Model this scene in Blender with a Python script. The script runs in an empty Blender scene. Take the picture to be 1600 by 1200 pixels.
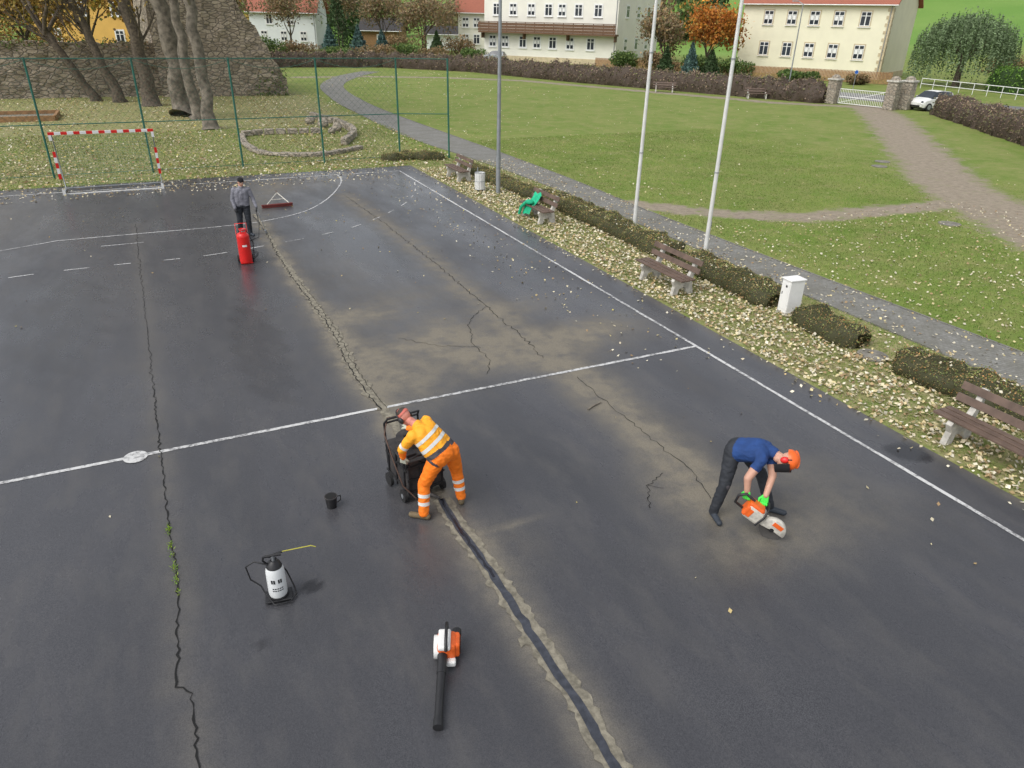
import bpy, bmesh, math, random
import numpy as np
from mathutils import Vector, Matrix, noise
from mathutils.bvhtree import BVHTree
rnd = random.Random(7)
rng = np.random.default_rng(7)
SC = bpy.context.scene
COL = SC.collection
V = Vector

# ------------------------------------------------------------ materials
def newmat(name):
    m = bpy.data.materials.new(name); m.use_nodes = True
    nt = m.node_tree
    b = nt.nodes['Principled BSDF']
    return m, nt, b
def node(nt, t, **k):
    n = nt.nodes.new(t)
    for a, v in k.items(): setattr(n, a, v)
    return n
def L(nt, a, b): nt.links.new(a, b)
def noise_n(nt, co, scale, detail=4, rough=.55):
    n = node(nt, 'ShaderNodeTexNoise'); n.inputs['Scale'].default_value = scale
    n.inputs['Detail'].default_value = detail; n.inputs['Roughness'].default_value = rough
    L(nt, co, n.inputs['Vector']); return n
def mapr(nt, src, a, b, c=0., d=1.):
    n = node(nt, 'ShaderNodeMapRange'); L(nt, src, n.inputs[0])
    for i, v in zip((1, 2, 3, 4), (a, b, c, d)): n.inputs[i].default_value = v
    return n.outputs[0]
def mixc(nt, fac, a, b):
    n = node(nt, 'ShaderNodeMix', data_type='RGBA')
    if hasattr(fac, 'is_linked'): L(nt, fac, n.inputs[0])
    else: n.inputs[0].default_value = fac
    for s, v in ((6, a), (7, b)):
        if hasattr(v, 'is_linked'): L(nt, v, n.inputs[s])
        else: n.inputs[s].default_value = (*v[:3], 1)
    return n.outputs[2]
def mathn(nt, op, a, b=0.):
    n = node(nt, 'ShaderNodeMath', operation=op)
    for i, v in ((0, a), (1, b)):
        if hasattr(v, 'is_linked'): L(nt, v, n.inputs[i])
        else: n.inputs[i].default_value = v
    return n.outputs[0]
def bumpn(nt, b, h, strength=.3, dist=.01):
    n = node(nt, 'ShaderNodeBump'); n.inputs['Strength'].default_value = strength
    n.inputs['Distance'].default_value = dist
    L(nt, h, n.inputs['Height']); L(nt, n.outputs[0], b.inputs['Normal'])
def coord(nt):
    return node(nt, 'ShaderNodeTexCoord').outputs['Object']

def M(name, col, rough=.6, metal=0., var=.25, scale=6., bump=0., col2=None, spec=.5):
    m, nt, b = newmat(name)
    co = coord(nt)
    n = noise_n(nt, co, scale)
    c2 = col2 or tuple(x*(1-var) for x in col)
    L(nt, mixc(nt, mapr(nt, n.outputs[0], .35, .65), col, c2), b.inputs['Base Color'])
    b.inputs['Roughness'].default_value = rough
    b.inputs['Metallic'].default_value = metal
    b.inputs['Specular IOR Level'].default_value = spec
    if bump:
        n2 = noise_n(nt, co, scale*5); bumpn(nt, b, n2.outputs[0], bump, .01)
    return m

def mat_vcol(name, rough=.7, transl=0.):
    m, nt, b = newmat(name)
    a = node(nt, 'ShaderNodeAttribute', attribute_name='Col')
    L(nt, a.outputs['Color'], b.inputs['Base Color'])
    b.inputs['Roughness'].default_value = rough
    b.inputs['Specular IOR Level'].default_value = .25
    if transl:
        t = node(nt, 'ShaderNodeBsdfTranslucent'); L(nt, a.outputs['Color'], t.inputs[0])
        mx = node(nt, 'ShaderNodeMixShader'); mx.inputs[0].default_value = transl
        out = nt.nodes['Material Output']
        L(nt, b.outputs[0], mx.inputs[1]); L(nt, t.outputs[0], mx.inputs[2]); L(nt, mx.outputs[0], out.inputs[0])
    return m
MV = mat_vcol('foliage', .65, .25)
MVG = mat_vcol('leaf_litter', .6, .1)

def mat_asphalt():
    m, nt, b = newmat('asphalt')
    co = coord(nt)
    dust = node(nt, 'ShaderNodeAttribute', attribute_name='dust').outputs['Fac']
    wet = node(nt, 'ShaderNodeAttribute', attribute_name='wet').outputs['Fac']
    fine = noise_n(nt, co, 95, 3, .7)
    vor = node(nt, 'ShaderNodeTexVoronoi'); vor.inputs['Scale'].default_value = 75; L(nt, co, vor.inputs['Vector'])
    mp = node(nt, 'ShaderNodeMapping'); mp.inputs['Scale'].default_value = (1, .35, 1); L(nt, co, mp.inputs[0])
    big = noise_n(nt, mp.outputs[0], .5, 5, .6)
    mid = noise_n(nt, mp.outputs[0], 2.3, 5, .65)
    c = mixc(nt, mapr(nt, fine.outputs[0], .3, .72), (.03, .031, .036), (.092, .092, .099))
    c = mixc(nt, mapr(nt, vor.outputs['Distance'], .0, .22, .4, 0), c, (.19, .19, .19))
    c = mixc(nt, mapr(nt, big.outputs[0], .38, .66, 0, .5), c, (.03, .031, .036))  # stretched tone noise; also paints lighter reflection bands into the colour
    c = mixc(nt, mapr(nt, mid.outputs[0], .48, .75, 0, .45), c, (.1, .095, .09))
    dn = noise_n(nt, co, 2.6, 7, .66)
    dm = mathn(nt, 'MULTIPLY', dust, mapr(nt, dn.outputs[0], .3, .62, .35, 1.25))
    n = node(nt, 'ShaderNodeClamp'); L(nt, dm, n.inputs[0]); dm = n.outputs[0]
    dcol = mixc(nt, mapr(nt, fine.outputs[0], .3, .7), (.125, .11, .083), (.225, .2, .155))
    c = mixc(nt, dm, c, dcol)
    c = mixc(nt, mathn(nt, 'MULTIPLY', wet, .85), c, (.014, .014, .016))
    L(nt, c, b.inputs['Base Color'])
    r = mapr(nt, big.outputs[0], .35, .65, .2, .38)
    r = mathn(nt, 'ADD', r, mapr(nt, mid.outputs[0], .35, .7, -.04, .08))
    r = mathn(nt, 'ADD', r, mathn(nt, 'MULTIPLY', dm, .4))
    r = mathn(nt, 'SUBTRACT', r, mathn(nt, 'MULTIPLY', wet, .14))
    L(nt, r, b.inputs['Roughness'])
    bumpn(nt, b, fine.outputs[0], .22, .004)
    return m
ASPH = mat_asphalt()

def mat_ground():
    m, nt, b = newmat('grass_ground')
    co = coord(nt)
    dirt = node(nt, 'ShaderNodeAttribute', attribute_name='dirt').outputs['Fac']
    lit = node(nt, 'ShaderNodeAttribute', attribute_name='litter').outputs['Fac']
    fld = node(nt, 'ShaderNodeAttribute', attribute_name='field').outputs['Fac']
    n1 = noise_n(nt, co, .35, 6, .6); n2 = noise_n(nt, co, 4, 5, .7); n3 = noise_n(nt, co, 35, 3, .7)
    nm = noise_n(nt, co, 1.2, 5, .65)
    g = mixc(nt, mapr(nt, n1.outputs[0], .35, .65), (.15, .235, .035), (.25, .285, .08))
    g = mixc(nt, mapr(nt, nm.outputs[0], .45, .68, 0, .75), g, (.33, .3, .125))
    g = mixc(nt, mapr(nt, n2.outputs[0], .35, .6, .4, 0), g, (.11, .165, .035))
    g = mixc(nt, mapr(nt, n3.outputs[0], .35, .65, .4, 0), g, (.08, .11, .025))
    d = mixc(nt, mapr(nt, n2.outputs[0], .35, .65), (.33, .28, .215), (.2, .165, .12))
    d = mixc(nt, mapr(nt, n3.outputs[0], .45, .7, 0, .5), d, (.4, .35, .28))
    dm = mathn(nt, 'ADD', dirt, mapr(nt, nm.outputs[0], .3, .7, -.35, .35))
    dm = mathn(nt, 'ADD', dm, mapr(nt, n2.outputs[0], .3, .7, -.3, .3))
    g2 = mixc(nt, mapr(nt, dm, .3, .8), g, d)
    vor = node(nt, 'ShaderNodeTexVoronoi'); vor.inputs['Scale'].default_value = 9; L(nt, co, vor.inputs['Vector'])
    lc = mixc(nt, vor.outputs['Color'], (.22, .17, .1), (.46, .38, .24))
    lm = mathn(nt, 'MULTIPLY', lit, mapr(nt, n2.outputs[0], .35, .6))
    g3 = mixc(nt, lm, g2, lc)
    fg = mixc(nt, mapr(nt, noise_n(nt, co, .03, 4).outputs[0], .4, .6), (.13, .25, .045), (.18, .29, .065))
    g4 = mixc(nt, fld, g3, fg)
    L(nt, g4, b.inputs['Base Color'])
    b.inputs['Roughness'].default_value = .85
    b.inputs['Specular IOR Level'].default_value = .2
    bumpn(nt, b, n3.outputs[0], .6, .03)
    return m
GROUND = mat_ground()

def mat_stone(name, scale, c1, c2, mortar, squash=2.2):
    m, nt, b = newmat(name)
    co = coord(nt)
    mp = node(nt, 'ShaderNodeMapping'); mp.inputs['Scale'].default_value = (1, 1, squash); L(nt, co, mp.inputs[0])
    wob = noise_n(nt, mp.outputs[0], scale*.8, 2)
    ad = node(nt, 'ShaderNodeMix', data_type='RGBA'); ad.inputs[0].default_value = .12
    L(nt, mp.outputs[0], ad.inputs[6]); L(nt, wob.outputs['Color'], ad.inputs[7])
    v = node(nt, 'ShaderNodeTexVoronoi'); v.inputs['Scale'].default_value = scale; L(nt, ad.outputs[2], v.inputs['Vector'])
    v2 = node(nt, 'ShaderNodeTexVoronoi', feature='DISTANCE_TO_EDGE'); v2.inputs['Scale'].default_value = scale; L(nt, ad.outputs[2], v2.inputs['Vector'])
    sep = node(nt, 'ShaderNodeSeparateColor'); L(nt, v.outputs['Color'], sep.inputs[0])
    c = mixc(nt, sep.outputs[0], c1, c2)
    n = noise_n(nt, co, scale*6)
    c = mixc(nt, mapr(nt, n.outputs[0], .35, .7, 0, .5), c, tuple(x*.5 for x in c2))
    c = mixc(nt, mapr(nt, v2.outputs['Distance'], .02, .09, 1, 0), c, mortar)
    L(nt, c, b.inputs['Base Color']); b.inputs['Roughness'].default_value = .9
    bumpn(nt, b, mapr(nt, v2.outputs['Distance'], 0, .12), .8, .06)
    return m
STONE = mat_stone('rubble_stone', 2.2, (.45, .38, .29), (.27, .22, .165), (.15, .13, .105))
STONE2 = mat_stone('pillar_stone', 3.5, (.45, .4, .32), (.32, .27, .21), (.22, .2, .17), 1.5)

def mat_paver():
    m, nt, b = newmat('path_pavers')
    co = coord(nt)
    br = node(nt, 'ShaderNodeTexBrick'); L(nt, co, br.inputs['Vector'])
    br.inputs['Color1'].default_value = (.16, .155, .145, 1); br.inputs['Color2'].default_value = (.24, .235, .22, 1)
    br.inputs['Mortar'].default_value = (.11, .115, .085, 1)
    br.inputs['Scale'].default_value = 4; br.inputs['Mortar Size'].default_value = .02
    n = noise_n(nt, co, 1.1, 6, .65); n2 = noise_n(nt, co, 30, 3, .7)
    c = mixc(nt, mapr(nt, n.outputs[0], .4, .65, 0, .85), br.outputs['Color'], (.13, .125, .1))
    c = mixc(nt, mapr(nt, n2.outputs[0], .5, .75, 0, .5), c, (.3, .29, .26))
    L(nt, c, b.inputs['Base Color']); b.inputs['Roughness'].default_value = .7
    bumpn(nt, b, br.outputs['Fac'], -.3, .01)
    return m
PAVER = mat_paver()

def mat_paint():
    m, nt, b = newmat('worn_white_paint')
    co = coord(nt)
    n = noise_n(nt, co, 11, 7, .78); n2 = noise_n(nt, co, .7, 3)
    f = mathn(nt, 'ADD', n.outputs[0], mapr(nt, n2.outputs[0], .3, .7, -.1, .1))
    c = mixc(nt, mapr(nt, f, .46, .62, 0, .9), (.56, .56, .55), (.09, .09, .095))
    L(nt, c, b.inputs['Base Color']); b.inputs['Roughness'].default_value = .5
    return m
PAINT = mat_paint()
def mat_tile():
    m, nt, b = newmat('roof_tiles')
    co = coord(nt)
    w = node(nt, 'ShaderNodeTexWave'); w.inputs['Scale'].default_value = 1.6; w.inputs['Distortion'].default_value = .3; L(nt, co, w.inputs['Vector'])
    n = noise_n(nt, co, 3)
    c = mixc(nt, n.outputs[0], (.42, .14, .08), (.26, .09, .06))
    c = mixc(nt, mapr(nt, w.outputs['Fac'], .0, .4, .5, 0), c, (.12, .05, .035))
    L(nt, c, b.inputs['Base Color']); b.inputs['Roughness'].default_value = .8
    return m
TILE = mat_tile()

SEAL = M('bitumen_sealant', (.055, .06, .075), .28, var=.45, scale=14, bump=.3)
SEALD = M('fresh_bitumen', (.018, .018, .024), .2, var=.3, scale=20)
CRACK = M('crack_shadow', (.008, .008, .008), .95, var=.2)
SAND = M('swept_sand', (.255, .232, .178), .95, var=.5, scale=11, bump=.5)
BLACK = M('black_plastic', (.018, .018, .02), .45, var=.3)
RUBBER = M('rubber', (.015, .015, .016), .8)
STEEL = M('galvanised_steel', (.38, .4, .42), .45, .6, var=.2)
DISC = M('cutting_disc', (.09, .085, .08), .7, .2, var=.3)
DSTEEL = M('dirty_black_steel', (.022, .021, .023), .7, .0, var=.6, scale=9, bump=.3, col2=(.05, .045, .042))
WHITE = M('white_enamel', (.78, .78, .76), .4, var=.08)
DWHITE = M('dusty_white_plastic', (.6, .57, .5), .6, var=.35, scale=16)
POLEW = M('pole_white', (.7, .7, .68), .4, var=.15, scale=3)
POLEG = M('pole_grey', (.3, .32, .34), .45, .3, var=.2)
RED = M('red_paint', (.68, .015, .012), .35, var=.15)
ORANGE = M('orange_plastic', (.85, .14, .02), .4, var=.2, scale=12)
FGREEN = M('fence_green', (.02, .13, .095), .45, var=.2)
NETM = M('net_cord', (.06, .13, .09), .8)
NETW = M('goal_net_cord', (.3, .42, .3), .8)
CONC = M('weathered_concrete', (.58, .555, .5), .85, var=.4, scale=7, bump=.3)
COVER = M('old_concrete_cover', (.25, .235, .2), .9, var=.45, scale=7, bump=.3)
WOODB = M('brown_bench_slat', (.15, .1, .075), .6, var=.35, scale=5)
WOODF = M('wood_fence', (.36, .2, .09), .75, var=.4)
WOODD = M('balcony_wood', (.16, .085, .045), .7, var=.3)
BARK = M('bark', (.15, .12, .09), .95, var=.6, scale=7, bump=1.)
BARK2 = M('bark_grey', (.22, .19, .15), .95, var=.6, scale=3.5, bump=1.)
PLASTER = M('cream_plaster', (.8, .76, .58), .85, var=.07, scale=.6)
PLASTW = M('white_plaster', (.8, .78, .69), .85, var=.07, scale=.6)
PLASTB = M('pale_plaster', (.76, .8, .8), .85, var=.05, scale=.6)
YELLOW = M('ochre_plaster', (.75, .46, .12), .85, var=.12, scale=.6)
GLASS = M('window_glass', (.05, .06, .075), .12, var=.5, scale=.4)
TRIM = M('white_trim', (.8, .8, .78), .5, var=.05)
SANDST = M('sandstone_trim', (.6, .5, .33), .85, var=.25, scale=2)
SKIN = M('skin', (.56, .31, .22), .55, var=.12)
SKINR = M('skin_flushed', (.65, .25, .19), .55, var=.15)
CAPR = M('faded_red_cap', (.62, .16, .12), .7, var=.2)
LIP = M('lips', (.4, .12, .1), .5)
EYE = M('eye_white', (.7, .7, .68), .3)
HAIR = M('dark_hair', (.05, .035, .025), .7)
HVY = M('hivis_yellow_orange', (1.0, .42, .02), .7, var=.12, scale=5)
HVO = M('hivis_orange', (1.0, .22, .008), .7, var=.15, scale=5)
REFL = M('reflective_tape', (.74, .75, .72), .35, var=.1)
GREYC = M('dark_grey_cloth', (.07, .065, .075), .85, var=.3)
NAVY = M('navy_tshirt', (.014, .055, .2), .85, var=.3)
TROU = M('dark_work_trousers', (.026, .03, .038), .8, var=.4)
JACK = M('grey_jacket', (.22, .22, .255), .8, var=.3)
KNIT = M('black_knit', (.012, .012, .014), .95)
BOOT = M('work_boot', (.16, .12, .065), .8, var=.4)
BOOTB = M('black_boot', (.035, .045, .06), .7, var=.3)
GLOVEG = M('green_glove', (.08, .8, .09), .6, var=.1)
GLOVEW = M('pale_glove', (.5, .52, .42), .8, var=.3)
TANKW = M('translucent_tank', (.72, .74, .74), .35, var=.08)
YELT = M('yellow_lance', (.6, .55, .08), .4)
GREENC = M('green_cloth', (.01, .45, .23), .8, var=.3)
BRUSH = M('brush_bristle', (.16, .03, .025), .85)
HOSEB = M('brown_gas_hose', (.09, .05, .035), .7)
BLUES = M('sign_blue', (.02, .12, .5), .4)

# ------------------------------------------------------------ mesh builder
class MB:
    def __init__(s): s.v=[]; s.f=[]; s.m=[]; s.s=[]; s.mats=[]
    def mi(s, mat):
        if mat not in s.mats: s.mats.append(mat)
        return s.mats.index(mat)
    def add(s, vs, fs, mat, smooth=False, T=None):
        o=len(s.v); i=s.mi(mat)
        for p in vs: s.v.append(tuple(T@V(p)) if T is not None else tuple(p))
        for f in fs: s.f.append([x+o for x in f]); s.m.append(i); s.s.append(smooth)
    def box(s, c, size, mat, R=None, bevel=0.):
        bm=bmesh.new(); bmesh.ops.create_cube(bm,size=1)
        for v in bm.verts: v.co=V((v.co.x*size[0],v.co.y*size[1],v.co.z*size[2]))
        if bevel: bmesh.ops.bevel(bm,geom=bm.edges[:],offset=bevel,segments=2,affect='EDGES',profile=.5)
        T=Matrix.Translation(c)@(R.to_4x4() if R is not None else Matrix.Identity(4))
        bm.verts.index_update()
        s.add([v.co.copy() for v in bm.verts],[[v.index for v in f.verts] for f in bm.faces],mat,False,T); bm.free()
    def prism(s, poly, y0, y1, mat, T=None):
        n=len(poly)
        vs=[(p[0],y0,p[1]) for p in poly]+[(p[0],y1,p[1]) for p in poly]
        fs=[list(range(n)),list(range(2*n-1,n-1,-1))]+[[(i+1)%n,i,i+n,(i+1)%n+n] for i in range(n)]
        s.add(vs,fs,mat,False,T)
    def tube(s, pts, r, mat, seg=8, caps=True, smooth=True):
        pts=[V(p) for p in pts]; n=len(pts)
        rs=r if isinstance(r,(list,tuple)) else [r]*n
        d=(pts[1]-pts[0]).normalized()
        up=V((0,0,1)) if abs(d.z)<.9 else V((1,0,0))
        a=d.cross(up).normalized(); vs=[]
        for i,p in enumerate(pts):
            if i==0: t=d
            elif i==n-1: t=(pts[i]-pts[i-1]).normalized()
            else: t=((pts[i+1]-pts[i]).normalized()+(pts[i]-pts[i-1]).normalized()).normalized()
            a=(a-t*a.dot(t)).normalized(); b=t.cross(a)
            for k in range(seg):
                q=2*math.pi*k/seg
                vs.append(p+(a*math.cos(q)+b*math.sin(q))*rs[i])
        fs=[]
        for i in range(n-1):
            for k in range(seg):
                k2=(k+1)%seg
                fs.append([i*seg+k,i*seg+k2,(i+1)*seg+k2,(i+1)*seg+k])
        s.add(vs,fs,mat,smooth)
        if caps:
            s.add(vs[:seg],[list(range(seg-1,-1,-1))],mat); s.add(vs[-seg:],[list(range(seg))],mat)
    def cyl(s,p0,p1,r0,r1,mat,seg=16): s.tube([p0,p1],[r0,r1],mat,seg)
    def sph(s, c, r, mat, T=None, u=16, w=10, th0=0., th1=math.pi):
        r=(r,)*3 if not hasattr(r,'__len__') else r
        vs=[];fs=[]
        for i in range(w+1):
            th=th0+(th1-th0)*i/w
            for k in range(u):
                ph=2*math.pi*k/u
                vs.append(V((c[0]+r[0]*math.sin(th)*math.cos(ph),c[1]+r[1]*math.sin(th)*math.sin(ph),c[2]+r[2]*math.cos(th))))
        for i in range(w):
            for k in range(u):
                k2=(k+1)%u; fs.append([i*u+k,(i+1)*u+k,(i+1)*u+k2,i*u+k2])
        s.add(vs,fs,mat,True,T)
    def obj(s, name, loc=(0,0,0), rotz=0., parent=None):
        me=bpy.data.meshes.new(name); me.from_pydata(s.v,[],s.f)
        for m in s.mats: me.materials.append(m)
        me.polygons.foreach_set('material_index',s.m); me.polygons.foreach_set('use_smooth',s.s); me.update()
        ob=bpy.data.objects.new(name,me); COL.objects.link(ob)
        ob.location=loc; ob.rotation_euler=(0,0,rotz)
        if parent: ob.parent=parent
        return ob
def empty(name,loc=(0,0,0),rotz=0):
    e=bpy.data.objects.new(name,None); COL.objects.link(e); e.location=loc; e.rotation_euler=(0,0,rotz); e.empty_display_size=.2
    return e

class LM:   # leaf / blade mass with vertex colours
    def __init__(s): s.V=[];s.F=[];s.C=[];s.n=0
    def quads(s,c,size,col,nz=None,aspect=.6):
        c=np.asarray(c,float);N=len(c)
        if N==0: return
        size=np.broadcast_to(size,(N,)).astype(float)
        n=rng.normal(size=(N,3))
        if nz is not None: n[:,2]=np.abs(n[:,2])+nz
        n/=np.linalg.norm(n,axis=1)[:,None]
        a=rng.normal(size=(N,3)); u=np.cross(n,a); u/=np.linalg.norm(u,axis=1)[:,None]; w=np.cross(n,u)
        su=u*size[:,None]; sw=w*size[:,None]*aspect; bend=n*size[:,None]*rng.uniform(-.25,.35,(N,1))
        vs=np.stack([c-su+bend,c-sw,c+su+bend,c+sw],1).reshape(-1,3)
        s.V.append(vs); s.F.append(np.arange(4*N).reshape(-1,4)+s.n); s.n+=4*N
        col=np.broadcast_to(col,(N,3)); s.C.append(np.repeat(col,4,0))
    def blades(s,base,h,col,w=.006):
        base=np.asarray(base,float);N=len(base)
        ang=rng.uniform(0,2*np.pi,N); d=np.stack([np.cos(ang),np.sin(ang),np.zeros(N)],1)
        lean=rng.normal(0,.6,(N,3)); lean[:,2]=1
        h=np.broadcast_to(h,(N,)).astype(float)
        tip=base+lean*h[:,None]; mid=base+lean*h[:,None]*.5+rng.normal(0,.005,(N,3))
        ww=np.broadcast_to(w,(N,))[:,None]
        vs=np.stack([base,mid+d*ww,tip,mid-d*ww],1).reshape(-1,3)
        s.V.append(vs); s.F.append(np.arange(4*N).reshape(-1,4)+s.n); s.n+=4*N
        s.C.append(np.repeat(np.broadcast_to(col,(N,3)),4,0))
    def mesh(s,vs,quads,col):
        vs=np.asarray(vs,float); s.V.append(vs); s.F.append(np.asarray(quads)+s.n); s.n+=len(vs)
        s.C.append(np.broadcast_to(col,(len(vs),3)))
    def obj(s,name,mat=None,parent=None):
        Vv=np.concatenate(s.V); F=np.concatenate(s.F); C=np.concatenate(s.C)
        me=bpy.data.meshes.new(name)
        me.vertices.add(len(Vv)); me.vertices.foreach_set('co',Vv.ravel())
        me.loops.add(F.size); me.loops.foreach_set('vertex_index',F.ravel().astype(np.int32))
        me.polygons.add(len(F)); me.polygons.foreach_set('loop_start',np.arange(0,F.size,4,dtype=np.int32))
        me.update(calc_edges=True)
        a=me.color_attributes.new('Col','FLOAT_COLOR','POINT')
        a.data.foreach_set('color',np.concatenate([C,np.ones((len(C),1))],1).ravel())
        me.materials.append(mat or MV)
        ob=bpy.data.objects.new(name,me); COL.objects.link(ob)
        if parent: ob.parent=parent
        return ob
def pal(cols,N,jit=.2):
    cols=np.array(cols); c=cols[rng.integers(0,len(cols),N)]
    return np.clip(c*rng.uniform(1-jit,1+jit,(N,1)),0,1)

def dist_poly(x,y,pts):
    d=np.full(x.shape,1e9)
    for (ax,ay),(bx,by) in zip(pts[:-1],pts[1:]):
        ex,ey=bx-ax,by-ay; l2=ex*ex+ey*ey
        if l2<1e-9: continue
        t=np.clip(((x-ax)*ex+(y-ay)*ey)/l2,0,1)
        d=np.minimum(d,np.hypot(x-ax-t*ex,y-ay-t*ey))
    return d
def sm(e0,e1,x):
    t=np.clip((x-e0)/(e1-e0),0,1); return t*t*(3-2*t)

# ------------------------------------------------------------ camera
cd=bpy.data.cameras.new('camera'); cam=bpy.data.objects.new('camera',cd); COL.objects.link(cam)
cd.sensor_width=36; cd.lens=25.2; cd.clip_end=4000
cam.matrix_world=Matrix.Translation((0,0,6))@Matrix.Rotation(math.radians(-26.1),4,'Z')@Matrix.Rotation(math.radians(63),4,'X')@Matrix.Rotation(math.radians(1.35),4,'Z')
SC.camera=cam

# ------------------------------------------------------------ light
w=bpy.data.worlds.new('World'); SC.world=w; w.use_nodes=True
nt=w.node_tree; bg=nt.nodes['Background']
sky=nt.nodes.new('ShaderNodeTexSky'); sky.sky_type='NISHITA'; sky.sun_disc=False
SE,SR=52,-105
sky.sun_elevation=math.radians(SE); sky.sun_rotation=math.radians(SR); sky.dust_density=3.0
hs=nt.nodes.new('ShaderNodeHueSaturation'); hs.inputs['Saturation'].default_value=.25; hs.inputs['Value'].default_value=1.4
L(nt,sky.outputs[0],hs.inputs['Color']); L(nt,hs.outputs[0],bg.inputs[0]); bg.inputs[1].default_value=.15
sd=bpy.data.lights.new('sun','SUN'); sd.energy=1.25; sd.angle=math.radians(40); sd.color=(1,.97,.93)
so=bpy.data.objects.new('sun',sd); COL.objects.link(so)
az=math.radians(SR); el=math.radians(SE)
sdir=V((math.sin(az)*math.cos(el),math.cos(az)*math.cos(el),math.sin(el)))
so.rotation_euler=sdir.to_track_quat('Z','Y').to_euler()
SC.view_settings.view_transform='Standard'; SC.view_settings.look='None'; SC.view_settings.exposure=0

# ------------------------------------------------------------ ground
def grid_obj(name,xs,ys,zf,attrs,mat):
    X,Y=np.meshgrid(xs,ys); Z=zf(X,Y)
    nx,ny=len(xs),len(ys)
    vs=np.stack([X,Y,Z],-1).reshape(-1,3)
    i=np.arange(nx-1)[None,:]+np.arange(ny-1)[:,None]*nx
    F=np.stack([i,i+1,i+1+nx,i+nx],-1).reshape(-1,4)
    me=bpy.data.meshes.new(name)
    me.vertices.add(len(vs)); me.vertices.foreach_set('co',vs.ravel())
    me.loops.add(F.size); me.loops.foreach_set('vertex_index',F.ravel().astype(np.int32))
    me.polygons.add(len(F)); me.polygons.foreach_set('loop_start',np.arange(0,F.size,4,dtype=np.int32))
    me.update(calc_edges=True)
    me.polygons.foreach_set('use_smooth',[True]*len(F))
    for k,fn in attrs.items():
        a=me.attributes.new(k,'FLOAT','POINT'); a.data.foreach_set('value',fn(X,Y).ravel().astype(np.float32))
    me.materials.append(mat)
    ob=bpy.data.objects.new(name,me); COL.objects.link(ob); return ob

TR=[([(15.2,22.5),(17.3,19.9),(20.2,18.1),(25,17.8),(28,17.6)],.6),
    ([(23.5,9),(25.6,13),(27.8,16.2),(31,20.5),(37,26.5),(43.5,33),(50,39.5),(54.8,45)],1.5),
    ([(54,45.5),(49,50),(46.6,56),(42,66),(37.5,76),(30,81.5),(22,84),(15,84)],.8)]
def dirt_mask(X,Y):
    m=np.zeros_like(X)
    for pts,wd in TR:
        m=np.maximum(m,1-sm(wd*.4,wd*1.8,dist_poly(X,Y,pts)))
    return np.clip(m,0,1)
def terr(X,Y):
    Dh=.44*X+.898*Y
    lat=.898*X-.44*Y
    r=np.clip(Dh-165,0,None)
    z=r*.10*sm(0,120,r)+np.sin(lat*.011+1)*6*sm(20,200,r)
    z=np.maximum(z,0)
    side=np.clip(lat-75,0,None)*.12*sm(60,120,Dh)
    return z+side
def lit_mask(X,Y):
    a=sm(13.5,11,X)*sm(31.5,33,Y)*sm(75,60,Y)*.75
    b=((X>10)&(X<14.2)&(Y<33))*.7
    return np.maximum(a,b)
xs=np.unique(np.concatenate([np.linspace(-900,-40,14),np.arange(-40,-12,2),np.arange(-12,62,.5),np.arange(62,130,3),np.linspace(130,1200,24)]))
ys=np.unique(np.concatenate([np.linspace(-300,-10,8),np.arange(-10,100,.5),np.arange(100,220,4),np.linspace(220,1500,26)]))
grid_obj('ground',xs,ys,terr,{'dirt':dirt_mask,'litter':lit_mask,'field':lambda X,Y:sm(150,175,.44*X+.898*Y)},GROUND)

# court
C1=[(2.6,25.2),(2.68,23),(2.62,19.85),(2.69,16.8),(2.76,14.4),(2.67,12.5),(2.69,11.36),(2.75,10.57)]
C1b=[(2.75,10.57),(2.74,7.9)]
C1n=[(2.74,7.75),(2.72,7.2),(2.77,6.24),(2.78,4.76),(2.79,3.97),(2.75,3.33),(2.76,2.2)]
C2=[(6.1,27),(6.3,22.5),(6.37,17.44),(6.33,14.37),(6.32,12.34),(6.25,11.34)]
C2b=[(6.41,10.34),(6.39,9.0),(6.4,7.53),(6.43,6.93),(6.22,6.23)]
CL=[(-.95,25.2),(-.86,19),(-.77,13.11),(-.74,10.75),(-.71,8.98),(-.66,7.24),(-.76,5.88),(-.62,5.73),(-.63,4.88),(-.6,3)]
BL=[(3.5,14.9,.9,.6,.85),(4.2,13.0,1.2,.7,.8),(5.5,11.9,1.4,.8,.95),(7.2,12.0,1.4,.7,.75),(6.9,14.1,.9,.6,.5),(3.5,11.5,.6,1.0,.75),(2.9,12.5,.4,1.6,.6),
    (5.1,13.2,.6,1.3,.65),(6.4,7.6,.5,1.2,.5),(5.9,6.6,.6,.7,.5),(7.1,5.2,1.4,.6,.4),(6.0,5.3,.9,.5,.4),(8.2,12.4,1,.5,.5),(3.1,6.5,.5,.6,.25),(6.6,10,.6,1.4,.6),
    (3.4,6.85,.4,.06,.5),(7.6,6.2,1.0,.5,.35),(4.9,15.8,1.2,.7,.35),(4.0,18,1,2,.18)]
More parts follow.
